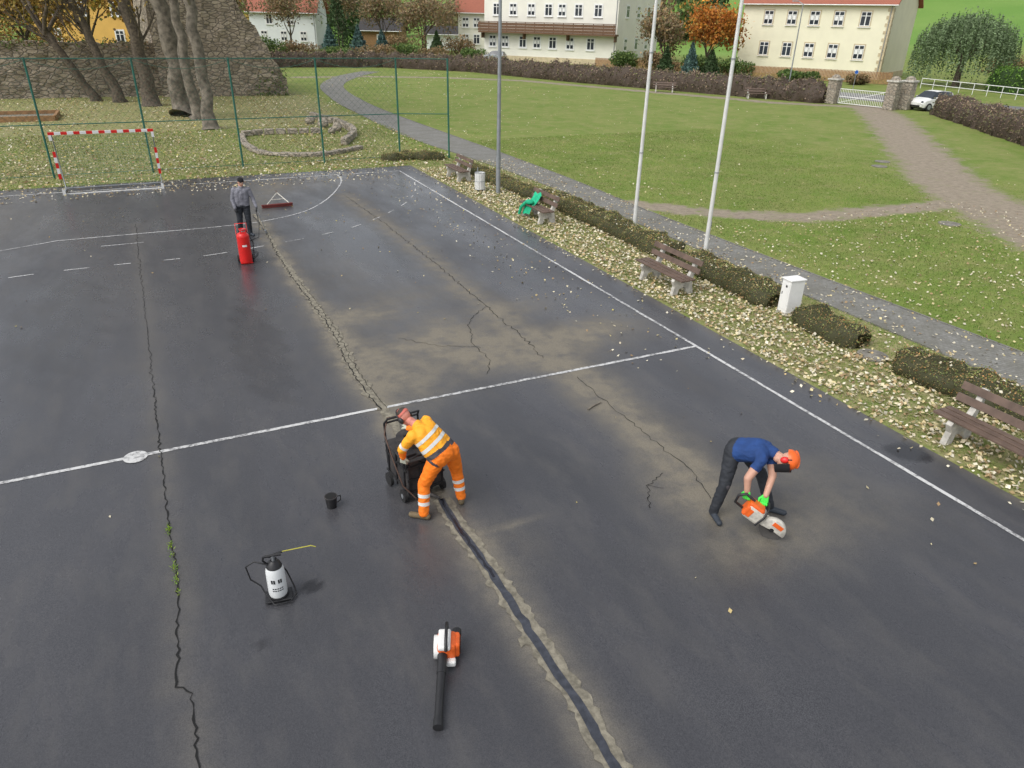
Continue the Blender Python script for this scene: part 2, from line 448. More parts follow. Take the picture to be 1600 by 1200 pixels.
def dustf(X,Y):
    wob=np.sin(Y*3.1)*.04+np.sin(Y*7.3+1)*.03
    d=np.zeros_like(X)
    dd=dist_poly(X,Y,C1+C1b); d=np.maximum(d,.9*np.exp(-((dd+wob)/.28)**2)*sm(27,23,Y))
    dd=dist_poly(X,Y,C1n); d=np.maximum(d,.75*np.exp(-(dd/.26)**2))
    dd=dist_poly(X,Y,C2+C2b); d=np.maximum(d,.7*np.exp(-((dd+wob)/.42)**2))
    dd=dist_poly(X,Y,[(4.2,30),(3.0,27),(2.6,25)]); d=np.maximum(d,.35*np.exp(-(dd/.6)**2))
    dd=dist_poly(X,Y,CL); d=np.maximum(d,.2*np.exp(-(dd/.2)**2))
    for bx,by,rx,ry,a in BL: d=d+a*np.exp(-(((X-bx)/rx)**2+((Y-by)/ry)**2))
    d=d+.35*sm(10.0,10.32,X)
    d=d+.4*np.exp(-(((X+6)/2)**2+((Y-27)/4)**2))+.25*np.exp(-(((X-5)/4)**2+((Y-29.5)/1.5)**2))
    return np.clip(d,0,1)
def wetf(X,Y):
    wv=np.zeros_like(X)
    for bx,by,rx,ry,a in [(9.95,5.95,.34,.3,1),(.74,6.75,.13,.09,1.),(.1,6.1,.08,.05,.6),(1.9,20,.5,1.,.4),(5.2,20,.8,2.5,.35),(1.2,14,.5,2.5,.3),(-2.5,17,.9,3,.35),(8.2,17,.5,2,.3)]:
        q=((X-bx)/rx)**2+((Y-by)/ry)**2+.3*np.sin(X*9+Y*7)
        wv=wv+a*sm(1.5,.6,q)
    return np.clip(wv,0,1)
xs=np.unique(np.concatenate([np.linspace(-22,-6,17),np.arange(-6,10.31,.07),[10.32]]))
ys=np.unique(np.concatenate([np.linspace(-10,2,10),np.arange(2,32,.07),[32.0]]))
court=grid_obj('asphalt_court',xs,ys,lambda X,Y:X*0+.006,{'dust':dustf,'wet':wetf},ASPH)

def strip(name,pts,wd,mat,z,jit=0.,step=.2,wj=0.,join=None):
    P=[V((p[0],p[1],0)) for p in pts]; out=[]
    for a,b in zip(P[:-1],P[1:]):
        if (b-a).length<1e-6: continue
        n=max(1,int((b-a).length/step))
        for i in range(n): out.append(a.lerp(b,i/n))
    out.append(P[-1])
    mb=join or MB(); vs=[]
    for i,p in enumerate(out):
        t=(out[min(i+1,len(out)-1)]-out[max(i-1,0)]).normalized(); nn=V((-t.y,t.x,0))
        c=p+nn*rnd.gauss(0,jit)
        h=max(.003,wd/2*(1+rnd.uniform(-wj,wj))); h2=max(.003,wd/2*(1+rnd.uniform(-wj,wj)))
        vs+= [(c.x+nn.x*h,c.y+nn.y*h,z),(c.x-nn.x*h2,c.y-nn.y*h2,z)]
    fs=[[2*i+1,2*i+3,2*i+2,2*i] for i in range(len(out)-1)]
    mb.add(vs,fs,mat)
    if join is None: return mb.obj(name)
def catmull(pts,n=8):
    out=[]
    P=[pts[0]]+list(pts)+[pts[-1]]
    for i in range(1,len(P)-2):
        for k in range(n):
            t=k/n
            out.append(tuple(.5*((2*P[i][j])+(-P[i-1][j]+P[i+1][j])*t+(2*P[i-1][j]-5*P[i][j]+4*P[i+1][j]-P[i+2][j])*t*t+(-P[i-1][j]+3*P[i][j]-3*P[i+1][j]+P[i+2][j])*t**3) for j in range(2)))
    out.append(tuple(pts[-1])); return out
mk=MB(); Z=.011
strip('', [(9.45,-6),(9.45,30.9)],.07,PAINT,Z,.002,.3,.12,mk)
strip('', [(-21,10.62),(9.41,10.62)],.075,PAINT,Z,.002,.3,.12,mk)
strip('', [(-21,30.9),(9.41,30.9)],.075,PAINT,Z,.002,.3,.12,mk)
arc=catmull([(6.75,30.86),(6.6,29.6),(5.9,27.7),(5.0,26.0),(4.1,24.9),(2.7,24.15),(1.2,23.95),(-.6,23.95)])
strip('', arc+[(-3,23.95),(-4.5,23.3),(-6.2,21.9)],.05,PAINT,Z,.002,.3,.2,mk)
dash=catmull([(9.3,28.4),(8.7,26.6),(7.8,25.0),(6.4,23.4),(5.2,22.4),(3.9,21.8),(2.7,21.4),(.7,20.9),(-1.3,20.9),(-3.3,20.8),(-6,20.3)],10)
acc=0;cur=[]
for a,b in zip(dash[:-1],dash[1:]):
    on=(acc%1.15)<.5
    if on: cur.append(a)
    elif cur:
        cur.append(a)
        if len(cur)>1: strip('',cur,.045,PAINT,Z,0,.3,.2,mk)
        cur=[]
    acc+=math.dist(a,b)
strip('', [(-1.85,22.9),(-.75,22.9)],.05,PAINT,Z,0,.2,.2,mk)
n=28; spot=[( -1.08+.17*math.cos(2*math.pi*i/n),10.6+.17*math.sin(2*math.pi*i/n),Z+.004) for i in range(n)]
mk.add(spot,[list(range(n))],PAINT)
mk.obj('court_marking')

cr=MB()
Cf=catmull(C1,5)
strip('',[p for p in Cf if p[1]>19],.10,SAND,.014,.012,.12,.5,cr)
strip('',[p for p in Cf if p[1]<=19.4],.19,SAND,.0145,.015,.09,.4,cr)
strip('',[(x-.05,y) for x,y in Cf],.018,CRACK,.018,.02,.07,.9,cr)
strip('',[(x+.055,y) for x,y in Cf if y<18],.008,CRACK,.0185,.02,.1,.9,cr)
strip('',C1b,.14,SAND,.014,.015,.1,.4,cr)
Cn=catmull(C1n,6)
strip('',[(x+.015,y) for x,y in Cn],.25,SAND,.014,.008,.05,.22,cr); strip('',Cn,.095,SEAL,.018,.004,.09,.22,cr)
strip('',[p for p in Cn if p[1]>5.9],.035,SEALD,.022,.008,.07,.5,cr)
strip('',[(2.6,4.98),(2.8,4.95)],.12,SAND,.0155,.006,.05,.2,cr)
strip('',C2,.012,CRACK,.014,.025,.09,.9,cr); strip('',C2b,.008,CRACK,.014,.02,.09,.9,cr)
strip('',CL[:3],.008,CRACK,.014,.02,.1,.8,cr)
strip('',CL[2:],.015,CRACK,.014,.012,.06,.9,cr)
strip('',catmull([(6.33,14.37),(5.68,13.77),(5.35,12.9),(5.2,12.45),(5.25,11.7),(4.91,11.13)],3),.009,CRACK,.014,.02,.07,.9,cr)
strip('',[(5.98,7.03),(5.58,6.85),(5.42,6.6),(5.30,6.39)],.008,CRACK,.014,.015,.05,.9,cr)
strip('',[(5.58,6.85),(5.75,6.7)],.007,CRACK,.015,.01,.05,.8,cr)
strip('',[(3.9,13.4),(4.5,12.7),(5.3,12.3)],.007,CRACK,.014,.02,.07,.9,cr)
cr.obj('asphalt_crack')

def ribbon(name,left,right,mat,z):
    left=catmull(left,6); right=catmull(right,6); n=min(len(left),len(right))
    mb=MB(); vs=[]
    for a,b in zip(left[:n],right[:n]): vs+=[(a[0],a[1],z),(b[0],b[1],z)]
    mb.add(vs,[[2*i,2*i+1,2*i+3,2*i+2] for i in range(n-1)],mat)
    return mb.obj(name)
PLft=[(14.0,-12),(14.0,4),(14.05,12),(14.15,20),(14.15,26),(13.7,32.4),(12.9,40.2),(13.0,50),(13.4,60),(15,72.8),(19,84),(24,92)]
PRgt=[(15.6,-12),(15.6,4),(15.45,12),(15.4,20),(15.6,26),(15.6,32.4),(15.4,40.2),(15.2,50),(15.5,60),(17.2,72.8),(21.2,83),(26,91)]
ribbon('footpath',PLft,PRgt,PAVER,.02)
mbk=MB()
for P,o in ((PLft,-.04),(PRgt,.04)):
    for a,b in zip(catmull(P,6)[:-1],catmull(P,6)[1:]):
        if a[1]>60: break
        c=((a[0]+b[0])/2+o,(a[1]+b[1])/2,.0); ang=math.atan2(b[1]-a[1],b[0]-a[0])
        mbk.box(c,(math.dist(a,b)*.98,.05,.07),PAVER,Matrix.Rotation(ang,3,'Z'))
mbk.obj('path_kerb')
ROADM=M('road_asphalt',(.17,.17,.175),.7,var=.2,scale=1.5)
ribbon('road',[(-30,116),(5,115),(30,114),(46,104),(54,90),(58,74),(64,58),(68,48),(72,30),(74,5)],[(-30,110),(4,109),(28,108),(40,99),(48,86),(52,72),(58,56),(60,46),(62,30),(62,5)],ROADM,.012)

# ------------------------------------------------------------ leaves, grass
def G(n,x0,x1,y0,y1): return np.stack([rng.uniform(x0,x1,n),rng.uniform(y0,y1,n),np.zeros(n)],1)
LC=[(.66,.59,.4),(.55,.46,.27),(.7,.65,.5),(.46,.34,.17),(.57,.5,.36),(.32,.22,.12),(.6,.52,.28),(.62,.58,.46)]
LD=[(.5,.44,.27),(.42,.33,.15),(.36,.26,.12),(.55,.5,.36),(.28,.19,.1),(.5,.42,.12)]
lv=LM()
p=G(17000,10.4,12.7,1.5,31); k=rng.random(len(p))<(.45+.55*np.sin(p[:,1]*2.1+p[:,0]*3)**2); p=p[k]
p[:,2]=rng.uniform(.02,.07,len(p)); lv.quads(p,rng.uniform(.025,.055,len(p)),pal(LC,len(p),.3),nz=1.2,aspect=.75)
p=G(2600,9.6,10.6,2,31.5); k=rng.random(len(p))<sm(9.6,10.7,p[:,0])**2; p=p[k]; p[:,2]=.03
lv.quads(p,rng.uniform(.024,.046,len(p)),pal(LC,len(p),.3),nz=1.6,aspect=.75)
p=G(2200,12.9,15.6,1,32); p[:,2]=.04; lv.quads(p,rng.uniform(.022,.045,len(p)),pal(LC,len(p)),nz=1.6,aspect=.75)
p=G(700,12.35,13.25,1,30); p[:,2]=.46; k=(p[:,1]<8)|(p[:,1]>12); p=p[k]; lv.quads(p,rng.uniform(.022,.042,len(p)),pal(LC,len(p)),nz=1.2,aspect=.75)
lv.obj('fallen_leaves',MVG)
lv=LM()
p=G(1500,-6,10,3.2,31.8); k=rng.random(len(p))<(.05+.6*sm(12,26,p[:,1]+p[:,0]*.9)*sm(0,9,p[:,0])+.3*sm(18,31,p[:,1])); p=p[k]; p[:,2]=.022
sz=rng.uniform(.016,.036,len(p))*(.75+.25*sm(6,14,p[:,1])); lv.quads(p,sz,pal(LD,len(p)),nz=2.0,aspect=.7)
p=G(900,-6,9,29.5,32.2); p[:,2]=.025; lv.quads(p,rng.uniform(.03,.05,len(p)),pal(LC,len(p)),nz=2.0,aspect=.75)
p=G(420,7.5,9.6,10,30); k=rng.random(len(p))<.6; p=p[k]; p[:,2]=.022; lv.quads(p,rng.uniform(.02,.04,len(p)),pal(LC,len(p)),nz=2.0,aspect=.75)
ex=np.array([[7.6,14.5,0],[7.75,14.6,0],[9.5,18,0],[9.5,18.1,0],[8.5,5.5,0],[5.0,4.4,0],[8.7,4.6,0],[9.1,4.8,0],[8.9,3.4,0]]);ex[:,2]=.024
lv.quads(ex,.034,pal(LD,len(ex)),nz=1.4,aspect=.75)
lv.obj('scattered_leaves',MVG)
lv=LM()
p=G(24000,-12,13,31.9,66); k=rng.random(len(p))<(.35+.6*sm(38,33,p[:,1])+.2*np.sin(p[:,0])) ; p=p[k]; p[:,2]=rng.uniform(.02,.08,len(p))
lv.quads(p,rng.uniform(.035,.075,len(p)),pal(LC+LD+[(.36,.24,.12)],len(p)),nz=1.2,aspect=.75)
p=G(4200,15.6,42,6,60); k=(dirt_mask(p[:,0],p[:,1])<.6)&(rng.random(len(p))<(.12+.88*np.exp(-(p[:,0]-15.6)/6))); p=p[k]; p[:,2]=.06
lv.quads(p,rng.uniform(.025,.05,len(p)),pal(LC,len(p)),nz=1.6,aspect=.75)
p=G(2400,15.6,28,4,18); p[:,2]=.05; lv.quads(p,rng.uniform(.025,.048,len(p)),pal(LC,len(p)),nz=1.6,aspect=.75)
p=G(500,15.6,34,60,90); p[:,2]=.05; lv.quads(p,rng.uniform(.04,.08,len(p)),pal(LC,len(p)),nz=1.6,aspect=.75)
lv.obj('lawn_leaves',MVG)
gr=LM(); GC=[(.16,.27,.035),(.2,.31,.05),(.27,.33,.085),(.34,.34,.13),(.12,.2,.04)]
def gcol(p):
    c=pal(GC,len(p)); k=.9+.25*np.sin(p[:,0]*.9+1.3*np.sin(p[:,1]*.5))*np.sin(p[:,1]*.7+p[:,0]*.3); return np.clip(c*k[:,None],0,1)
p=G(50000,10.42,14.0,1,32); gr.blades(p,rng.uniform(.02,.06,len(p)),gcol(p),.006)
p=G(130000,15.65,34,4,38); k=(dirt_mask(p[:,0],p[:,1])<rng.uniform(.05,.6,len(p))); p=p[k]
gr.blades(p,rng.uniform(.02,.055,len(p))*sm(39,30,p[:,0]+p[:,1]*0+2),gcol(p),.010)
p=G(40000,-9,13,31.9,46); gr.blades(p,rng.uniform(.04,.09,len(p)),gcol(p),.012)
gr.obj('grass_blades')
wd=LM()
for (x,y,n) in [(-.71,8.55,60),(-.70,8.2,30),(-.69,8.0,20),(-.68,7.75,35),(-.67,7.5,40),(-.67,7.3,12)]:
    p=np.stack([rng.normal(x,.012,n),rng.normal(y,.05,n),np.full(n,.012)],1)
    wd.blades(p,rng.uniform(.015,.045,n),pal([(.2,.36,.04),(.28,.38,.06)],n),.006)
wd.obj('crack_weeds')

# ------------------------------------------------------------ hedges
def hedge(name,pts,width,height,cols,dens,leaf,core,z0=0.):
    lm=LM()
    P=[]; pts=[V((a[0],a[1],0)) for a in pts]
    for a,b in zip(pts[:-1],pts[1:]):
        n=max(1,int((b-a).length/max(.15,width*.2)))
        for i in range(n): P.append(a.lerp(b,i/n))
    P.append(pts[-1])
    prof=[(-.5,0),(-.54,.3),(-.48,.68),(-.34,.93),(-.12,1.0),(.12,1.0),(.34,.93),(.48,.68),(.54,.3),(.5,0)]
    vs=[]; NP=len(P)
    for i,p in enumerate(P):
        t=(P[min(i+1,NP-1)]-P[max(i-1,0)]).normalized(); nn=V((-t.y,t.x,0))
        ed=min(i,NP-1-i); e=(.45,.8,.95,1)[min(ed,3)]
        sc=1/max(width,.5)
        for (u,h) in prof:
            q=p+nn*u*width*e; hh=h*height*(.55+.45*e)
            nz=noise.noise(V((q.x*2.2*sc,q.y*2.2*sc,hh*2*sc)))+.5*noise.noise(V((q.x*6*sc,q.y*6*sc,hh*5*sc)))
            s_=1 if u>0 else -1
            vs.append((q.x+nn.x*nz*.2*width*s_,q.y+nn.y*nz*.2*width*s_,z0+hh*(1+nz*.35)))
    k=len(prof); fs=[]
    for i in range(NP-1):
        for j in range(k-1): fs.append([i*k+j,(i+1)*k+j,(i+1)*k+j+1,i*k+j+1])
    for e in (0,NP-1):
        for a in range(0,4): fs.append([e*k+a,e*k+a+1,e*k+k-2-a,e*k+k-1-a])
    vs=np.array(vs); lm.mesh(vs,np.array(fs),core)
    F=np.array(fs); A=vs[F[:,0]];B=vs[F[:,1]];Cc=vs[F[:,2]];D=vs[F[:,3]]
    area=np.linalg.norm(np.cross(Cc-A,D-B),axis=1)/2
    N=int(area.sum()*dens); idx=rng.choice(len(F),N,p=area/area.sum())
    u=rng.random((N,1));v=rng.random((N,1))
    q=(A[idx]*(1-u)+B[idx]*u)*(1-v)+(D[idx]*(1-u)+Cc[idx]*u)*v
    off=np.abs(rng.normal(0,leaf*1.1,N)); q+=rng.normal(0,leaf*.9,(N,3)); q[:,2]+=off*.8; q[:,2]=np.maximum(q[:,2],z0+.01)
    col=pal(cols,N,.35)
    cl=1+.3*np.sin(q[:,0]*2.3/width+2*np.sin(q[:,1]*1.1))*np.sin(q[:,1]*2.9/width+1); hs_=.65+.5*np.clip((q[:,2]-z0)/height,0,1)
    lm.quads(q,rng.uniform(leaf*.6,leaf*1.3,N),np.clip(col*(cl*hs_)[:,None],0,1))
    return lm.obj(name)
HG=[(.18,.21,.07),(.23,.26,.085),(.28,.23,.11),(.38,.22,.09),(.13,.16,.06),(.33,.28,.14)]
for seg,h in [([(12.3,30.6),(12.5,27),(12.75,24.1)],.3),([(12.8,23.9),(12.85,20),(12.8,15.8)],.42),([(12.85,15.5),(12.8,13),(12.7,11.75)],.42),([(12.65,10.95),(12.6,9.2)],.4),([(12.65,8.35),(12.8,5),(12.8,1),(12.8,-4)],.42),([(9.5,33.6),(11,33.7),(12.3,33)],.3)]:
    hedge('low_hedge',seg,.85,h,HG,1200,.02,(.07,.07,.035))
BH=[(.26,.19,.14),(.21,.155,.12),(.3,.22,.15),(.17,.16,.1),(.2,.2,.09)]
hedge('beech_hedge',[(14,101),(29,99.6),(37.7,90),(42.8,73.3),(49,59.3),(53.4,48.6)],1.5,1.6,BH,50,.1,(.1,.075,.058))
hedge('beech_hedge',[(56.3,39.6),(52,33.5),(47.6,27.5),(42,20),(36,12)],1.6,1.35,BH,100,.07,(.1,.075,.058))
hedge('green_hedge',[(84,54),(82,45),(81,33)],2,2.2,[(.1,.2,.03),(.14,.25,.05)],40,.13,(.03,.06,.015))

# ------------------------------------------------------------ street furniture
def bench(name,loc,rotz,Ln=1.8):
    mb=MB()
    for sx in (-1,1):
        x=sx*(Ln/2-.32)
        T=Matrix.Translation((x,0,0))@Matrix.Rotation(math.radians(90),4,'Z')
        poly=[(-.30,0),(-.14,0),(-.10,.16),(.06,.2),(.18,0),(.34,0),(.30,.18),(.27,.36),(.36,.62),(.42,.86),(.35,.88),(.25,.62),(.16,.44),(-.26,.42),(-.30,.36),(-.24,.22)]
        mb.prism(poly,-.05,.05,CONC,T)
    for y in (-.22,-.07,.08):
        mb.box((0,y,.445),(Ln,.115,.04),WOODB,None,.006)
    R=Matrix.Rotation(math.radians(-18),3,'X')
    for z,y in ((.63,.235),(.82,.295)):
        mb.box((0,y-.0,z),(Ln,.035,.13),WOODB,R,.006)
    return mb.obj(name,loc,rotz)
H=-math.pi/2
bench('park_bench',(11.2,28.4,.01),H)
bench('park_bench',(11.2,21.2,.01),H)
bench('park_bench',(11.12,14.0,.01),H,1.95)
bench('park_bench',(10.95,4.95,.01),H,2.5)
bench('park_bench',(45.2,60.6,.01),math.radians(-35),2.2)
bench('park_bench',(50.0,53.2,.01),math.radians(-30),2.2)
mb=MB(); n=12
vs=[];fs=[]
for i in range(n):
    for j in range(n):
        u=i/(n-1);v=j/(n-1)
        y=21.75-u*.5; x=10.92+v*.45
        z=.5+(.3*max(0,v-.5)*2 if v>.5 else 0)-(.35*(.22-v)/.22 if v<.22 else 0)
        z+=noise.noise(V((x*6,y*6,1)))*.07; vs.append((x+noise.noise(V((y*7,z*5,2)))*.06,y+noise.noise(V((x*7,3,z*5)))*.08,max(z,.06)))
for i in range(n-1):
    for j in range(n-1): fs.append([i*n+j,(i+1)*n+j,(i+1)*n+j+1,i*n+j+1])
mb.add(vs,fs,GREENC,True); mb.sph((11.0,21.45,.56),(.14,.18,.08),GREENC); mb.tube([(10.95,21.6,.52),(10.84,21.75,.35),(10.8,21.8,.1)],[.06,.055,.05],GREENC,10)
mb.obj('green_jacket')

mb=MB()
for i in range(20):
    a=2*math.pi*i/20; mb.box((.19*math.cos(a),.19*math.sin(a),.38),(.012,.045,.62),WHITE,Matrix.Rotation(a,3,'Z'))
for z in (.07,.38,.69): 
    ring=[(.195*math.cos(2*math.pi*i/20),.195*math.sin(2*math.pi*i/20),z) for i in range(21)]; mb.tube(ring,.012,STEEL,6,False)
mb.cyl((0,0,.08),(0,0,.6),.165,.17,STEEL); mb.cyl((0,.22,0),(0,.22,.85),.02,.02,STEEL,8)
mb.obj('litter_bin',(11.15,26.0,.01))

mb=MB()
mb.box((0,0,.42),(.4,.3,.8),WHITE,None,.015); mb.box((0,0,.835),(.44,.34,.03),TRIM,None,.008); mb.box((0,0,.03),(.42,.32,.08),CONC)
mb.box((-.202,.0,.45),(.006,.24,.62),TRIM); mb.box((-.207,.08,.5),(.01,.02,.06),BLACK); mb.box((-.207,-.03,.68),(.006,.05,.05),BLACK)
mb.obj('electrical_cabinet',(12.7,11.35,.0),math.radians(-6))
mb=MB(); mb.cyl((0,0,0),(0,0,.04),.3,.3,COVER,24); mb.cyl((0,0,.04),(0,0,.05),.24,.24,COVER,24); mb.obj('manhole_cover',(12.5,8.8,.0))

mb=MB()
mb.cyl((0,0,0),(0,0,1.4),.085,.085,POLEG,16); mb.tube([(0,0,1.4),(0,0,8.5)],[.075,.05],POLEG,16)
mb.tube([(0,0,8.5),(.1,0,8.9),(.5,0,9.1)],[.05,.04,.035],POLEG,10); mb.box((.85,0,9.1),(.7,.22,.1),POLEG,None,.03); mb.box((.88,0,9.045),(.5,.16,.02),WHITE)
mb.box((0,-.086,.9),(.08,.01,.3),STEEL); mb.obj('street_lamp',(11.65,25.4,0),math.radians(180))
for x,y in ((13.5,18.9),(13.6,15.5)):
    mb=MB(); mb.tube([(0,0,0),(0,0,9.0)],[.06,.04],POLEW,16); mb.sph((0,0,9.05),.07,POLEW); mb.cyl((0,0,0),(0,0,.12),.11,.11,STEEL)
    mb.tube([(.068,0,1.0),(.06,0,4),(.05,0,8.9)],.005,WHITE,4); mb.box((.075,0,1.0),(.02,.03,.14),STEEL)
    for z in (2.4,5.2): mb.cyl((0,0,z),(0,0,z+.03),.066,.066,STEEL)
    mb.obj('flagpole',(x,y,0))

# ball-stop fence
mb=MB(); FX=[-14.3,-10.8,-7.3,-3.75,-.2,3.35,6.85,10.4,12.6]; FY=33.8; FH=4.35
def fy(x): return FY if x<=10.4 else FY-.7*(x-10.4)/2.2
for x in FX: mb.tube([(x,fy(x),0),(x,fy(x),FH)],.04,FGREEN,10)
for z in (FH-.03,2.0,.12):
    for a,b in zip(FX[:-1],FX[1:]): mb.tube([(a,fy(a),z),(b,fy(b),z)],.02 if z!=.12 else .01,FGREEN,6)
fence=empty('ball_stop_fence',(0,0,0)); mb.obj('posts_and_rails',parent=fence)
mb=MB()
def netline(mb,p,q,wd,mat):
    p=V(p);q=V(q);d=(q-p).normalized(); n=d.cross(V((0,1,0))).normalized()*wd/2
    mb.add([p-n,p+n,q+n,q-n],[[0,1,2,3]],mat)
s=.26; x0=-14.3; x1=10.4
for sg in (1,-1):
    c=x0-FH
    while c<x1+FH:
        xa,za,xb,zb=c,0.05,c+FH,FH
        if xa<x0: za+= (x0-xa); xa=x0
        if xb>x1: zb-= (xb-x1); xb=x1
        if xb>xa:
            if sg==1: netline(mb,(xa,FY+.045,za),(xb,FY+.045,zb),.0055,NETM)
            else: netline(mb,(x0+x1-xa,FY+.05,za),(x0+x1-xb,FY+.05,zb),.0055,NETM)
        c+=s
for a,b in zip(FX[:-2],FX[1:-1]):
    pts=[(a+(b-a)*t/10,FY-.05,FH-.05-.35*4*(t/10)*(1-t/10)) for t in range(11)]; mb.tube(pts,.01,NETM,4)
mb.obj('net',parent=fence)

# goal
g=empty('handball_goal',(-1.58,30.45,0)); mb=MB(); W2=1.62; GH=2.06
def striped(p0,p1,n,start=0):
    p0=V(p0);p1=V(p1)
    for i in range(n):
        a=p0.lerp(p1,i/n);b=p0.lerp(p1,(i+1)/n); c=(a+b)/2; d=b-a
        sz=[abs(d.x)or .09,.09,abs(d.z) or .09]
        mb.box(c,sz,RED if (i+start)%2 else WHITE)
striped((-W2,0,0),(-W2,0,GH),11,0); striped((W2,0,0),(W2,0,GH),11,0); striped((-W2-.045,0,GH+.045),(W2+.045,0,GH+.045),17,1)
for sx in (-W2,W2):
    mb.tube([(sx,.04,GH),(sx,.55,GH-.02),(sx,.95,.05),(sx,.04,.03)],.02,STEEL,8)
mb.tube([(-W2,.95,.05),(W2,.95,.05)],.02,STEEL,8)
mb.box((0,.06,.02),(2*W2,.06,.03),WHITE)
mb.obj('frame',parent=g)
mb=MB()
def P3(u,v): return V((-W2+2*W2*u,.95-.4*v,.05+(GH-.07)*v))
for i in range(33): mb.tube([P3(i/32,0),P3(i/32,1),V((-W2+2*W2*i/32,.04,GH))],.0035,NETW,3)
for j in range(21): mb.tube([P3(0,j/20),P3(1,j/20)],.0035,NETW,3)
for sx in (-W2,W2):
    for j in range(1,12): z=GH*j/12; mb.tube([(sx,.04,z),(sx,.95-.4*z/GH,z)],.0035,NETW,3)
mb.obj('net',parent=g)

# ------------------------------------------------------------ tools
mb=MB()
mb.box((0,0,.09),(1.05,.09,.05),BRUSH,None,.008); mb.box((0,0,.04),(1.03,.07,.07),BRUSH)
mb.tube([(-.33,0,.12),(0.28,1.3,.2)],.02,DWHITE,8); mb.tube([(.4,0,.12),(.30,1.35,.2)],.02,DWHITE,8); mb.tube([(-.1,.5,.15),(.36,.5,.15)],.016,DWHITE,8)
mb.tube([(.28,1.28,.2),(.32,1.6,.22)],.02,WOODB,8)
mb.obj('push_broom',(3.5,25.95,.01),math.radians(3))

mb=MB()
mb.cyl((0,0,.04),(0,0,.72),.16,.16,RED,28); mb.sph((0,0,.72),(.16,.16,.12),RED,None,28,8,0,math.pi/2); mb.cyl((0,0,0),(0,0,.06),.13,.15,RED,24)
ring=[(.09*math.cos(a),.09*math.sin(a),.9) for a in [math.radians(t) for t in range(-140,141,20)]]; mb.tube(ring,.018,RED,8)
for a in (-120,0,120): mb.cyl((.09*math.cos(math.radians(a)),.09*math.sin(math.radians(a)),.8),(.09*math.cos(math.radians(a)),.09*math.sin(math.radians(a)),.9),.012,.012,RED,8)
mb.cyl((0,0,.82),(0,0,.9),.025,.02,STEEL,10); mb.tube([(0,0,.88),(.06,.05,.9),(.1,.1,.86)],.015,STEEL,8)
lab=[]
for i in range(7):
    a=math.radians(-112+i*7)
    for z in (.47,.52): lab.append((.1625*math.cos(a),.1625*math.sin(a),z))
mb.add(lab,[[2*i,2*i+2,2*i+3,2*i+1] for i in range(6)],WHITE,True)
mb.tube([(-.14,.12,.05),(-.14,.17,1.02),(.14,.17,1.02),(.14,.12,.05)],.013,RED,8)
for sx in (-1,1): mb.cyl((sx*.16,.14,.09),(sx*.2,.14,.09),.09,.09,RUBBER,16)
mb.box((0,0,.02),(.3,.26,.02),RED); mb.obj('gas_cylinder',(1.7,19.85,.01))
mb=MB(); mb.tube([(a[0],a[1],.03) for a in catmull([(1.9,20.1),(2.1,20.7),(1.8,21.3),(2.05,21.9),(2.35,22.2)],6)]+[(2.42,22.3,.4),(2.4,22.42,.8)],.011,BLACK,6)
mb.tube([(1.8,19.95,.87),(1.95,20.0,.5),(1.93,20.08,.04)],.011,BLACK,6)
mb.obj('gas_hose')

mb=MB()
mb.tube([(0,0,0),(0,0,.17)],[.065,.082],BLACK,24,True); mb.cyl((0,0,.16),(0,0,.175),.088,.088,DSTEEL,24); mb.cyl((0,0,.1705),(0,0,.177),.075,.075,CRACK,24)
mb.tube([(.085,0,.15),(.13,.01,.14),(.13,.01,.07),(.078,0,.05)],.008,BLACK,8); mb.obj('tar_bucket',(1.32,8.2,.008))

mb=MB()
mb.cyl((0,0,.0),(0,0,.06),.12,.115,BLACK,28); mb.tube([(0,0,.06),(0,0,.1),(0,0,.4),(0,0,.45)],[.1,.105,.103,.085],TANKW,28); mb.tube([(0,0,.45),(0,0,.5),(0,0,.53)],[.088,.07,.035],BLACK,24)
mb.cyl((0,0,.53),(0,0,.6),.018,.018,STEEL,10); mb.cyl((-.09,0,.6),(.09,0,.6),.016,.016,BLACK,10)
mb.tube([(-.06,.0,.48),(-.11,0,.55),(-.1,0,.6)],.012,BLACK,8)
for z,h in ((.3,.05),(.2,.012),(.17,.012)):
    for i in range(5):
        a=math.radians(-115+i*14+ (0 if z>.25 else 3)); R=Matrix.Rotation(a,3,'Z')
        if i!=2 or z<.25: mb.box((.1055*math.cos(a),.1055*math.sin(a),z),(.003,.018,h),BLACK,R)
hose=[(-.07,-.02,.5),(-.2,0,.56),(-.3,.03,.48),(-.27,.02,.3),(-.17,0,.2),(-.13,-.04,.1),(-.05,-.16,.03),(.12,-.16,.03),(.2,-.04,.03),(.17,.1,.05),(.12,.06,.3),(.02,.06,.52)]
mb.tube(hose,.009,BLACK,8); mb.tube([(-.05,.05,.55),(.1,.08,.57)],.015,BLACK,8); mb.tube([(.1,.08,.57),(.42,.12,.55),(.47,.12,.52)],.006,YELT,8)
mb.box((0,-.02,.03),(.3,.2,.02),BLACK,None,.008)
mb.obj('pressure_sprayer',(.38,6.75,.008),math.radians(-8))

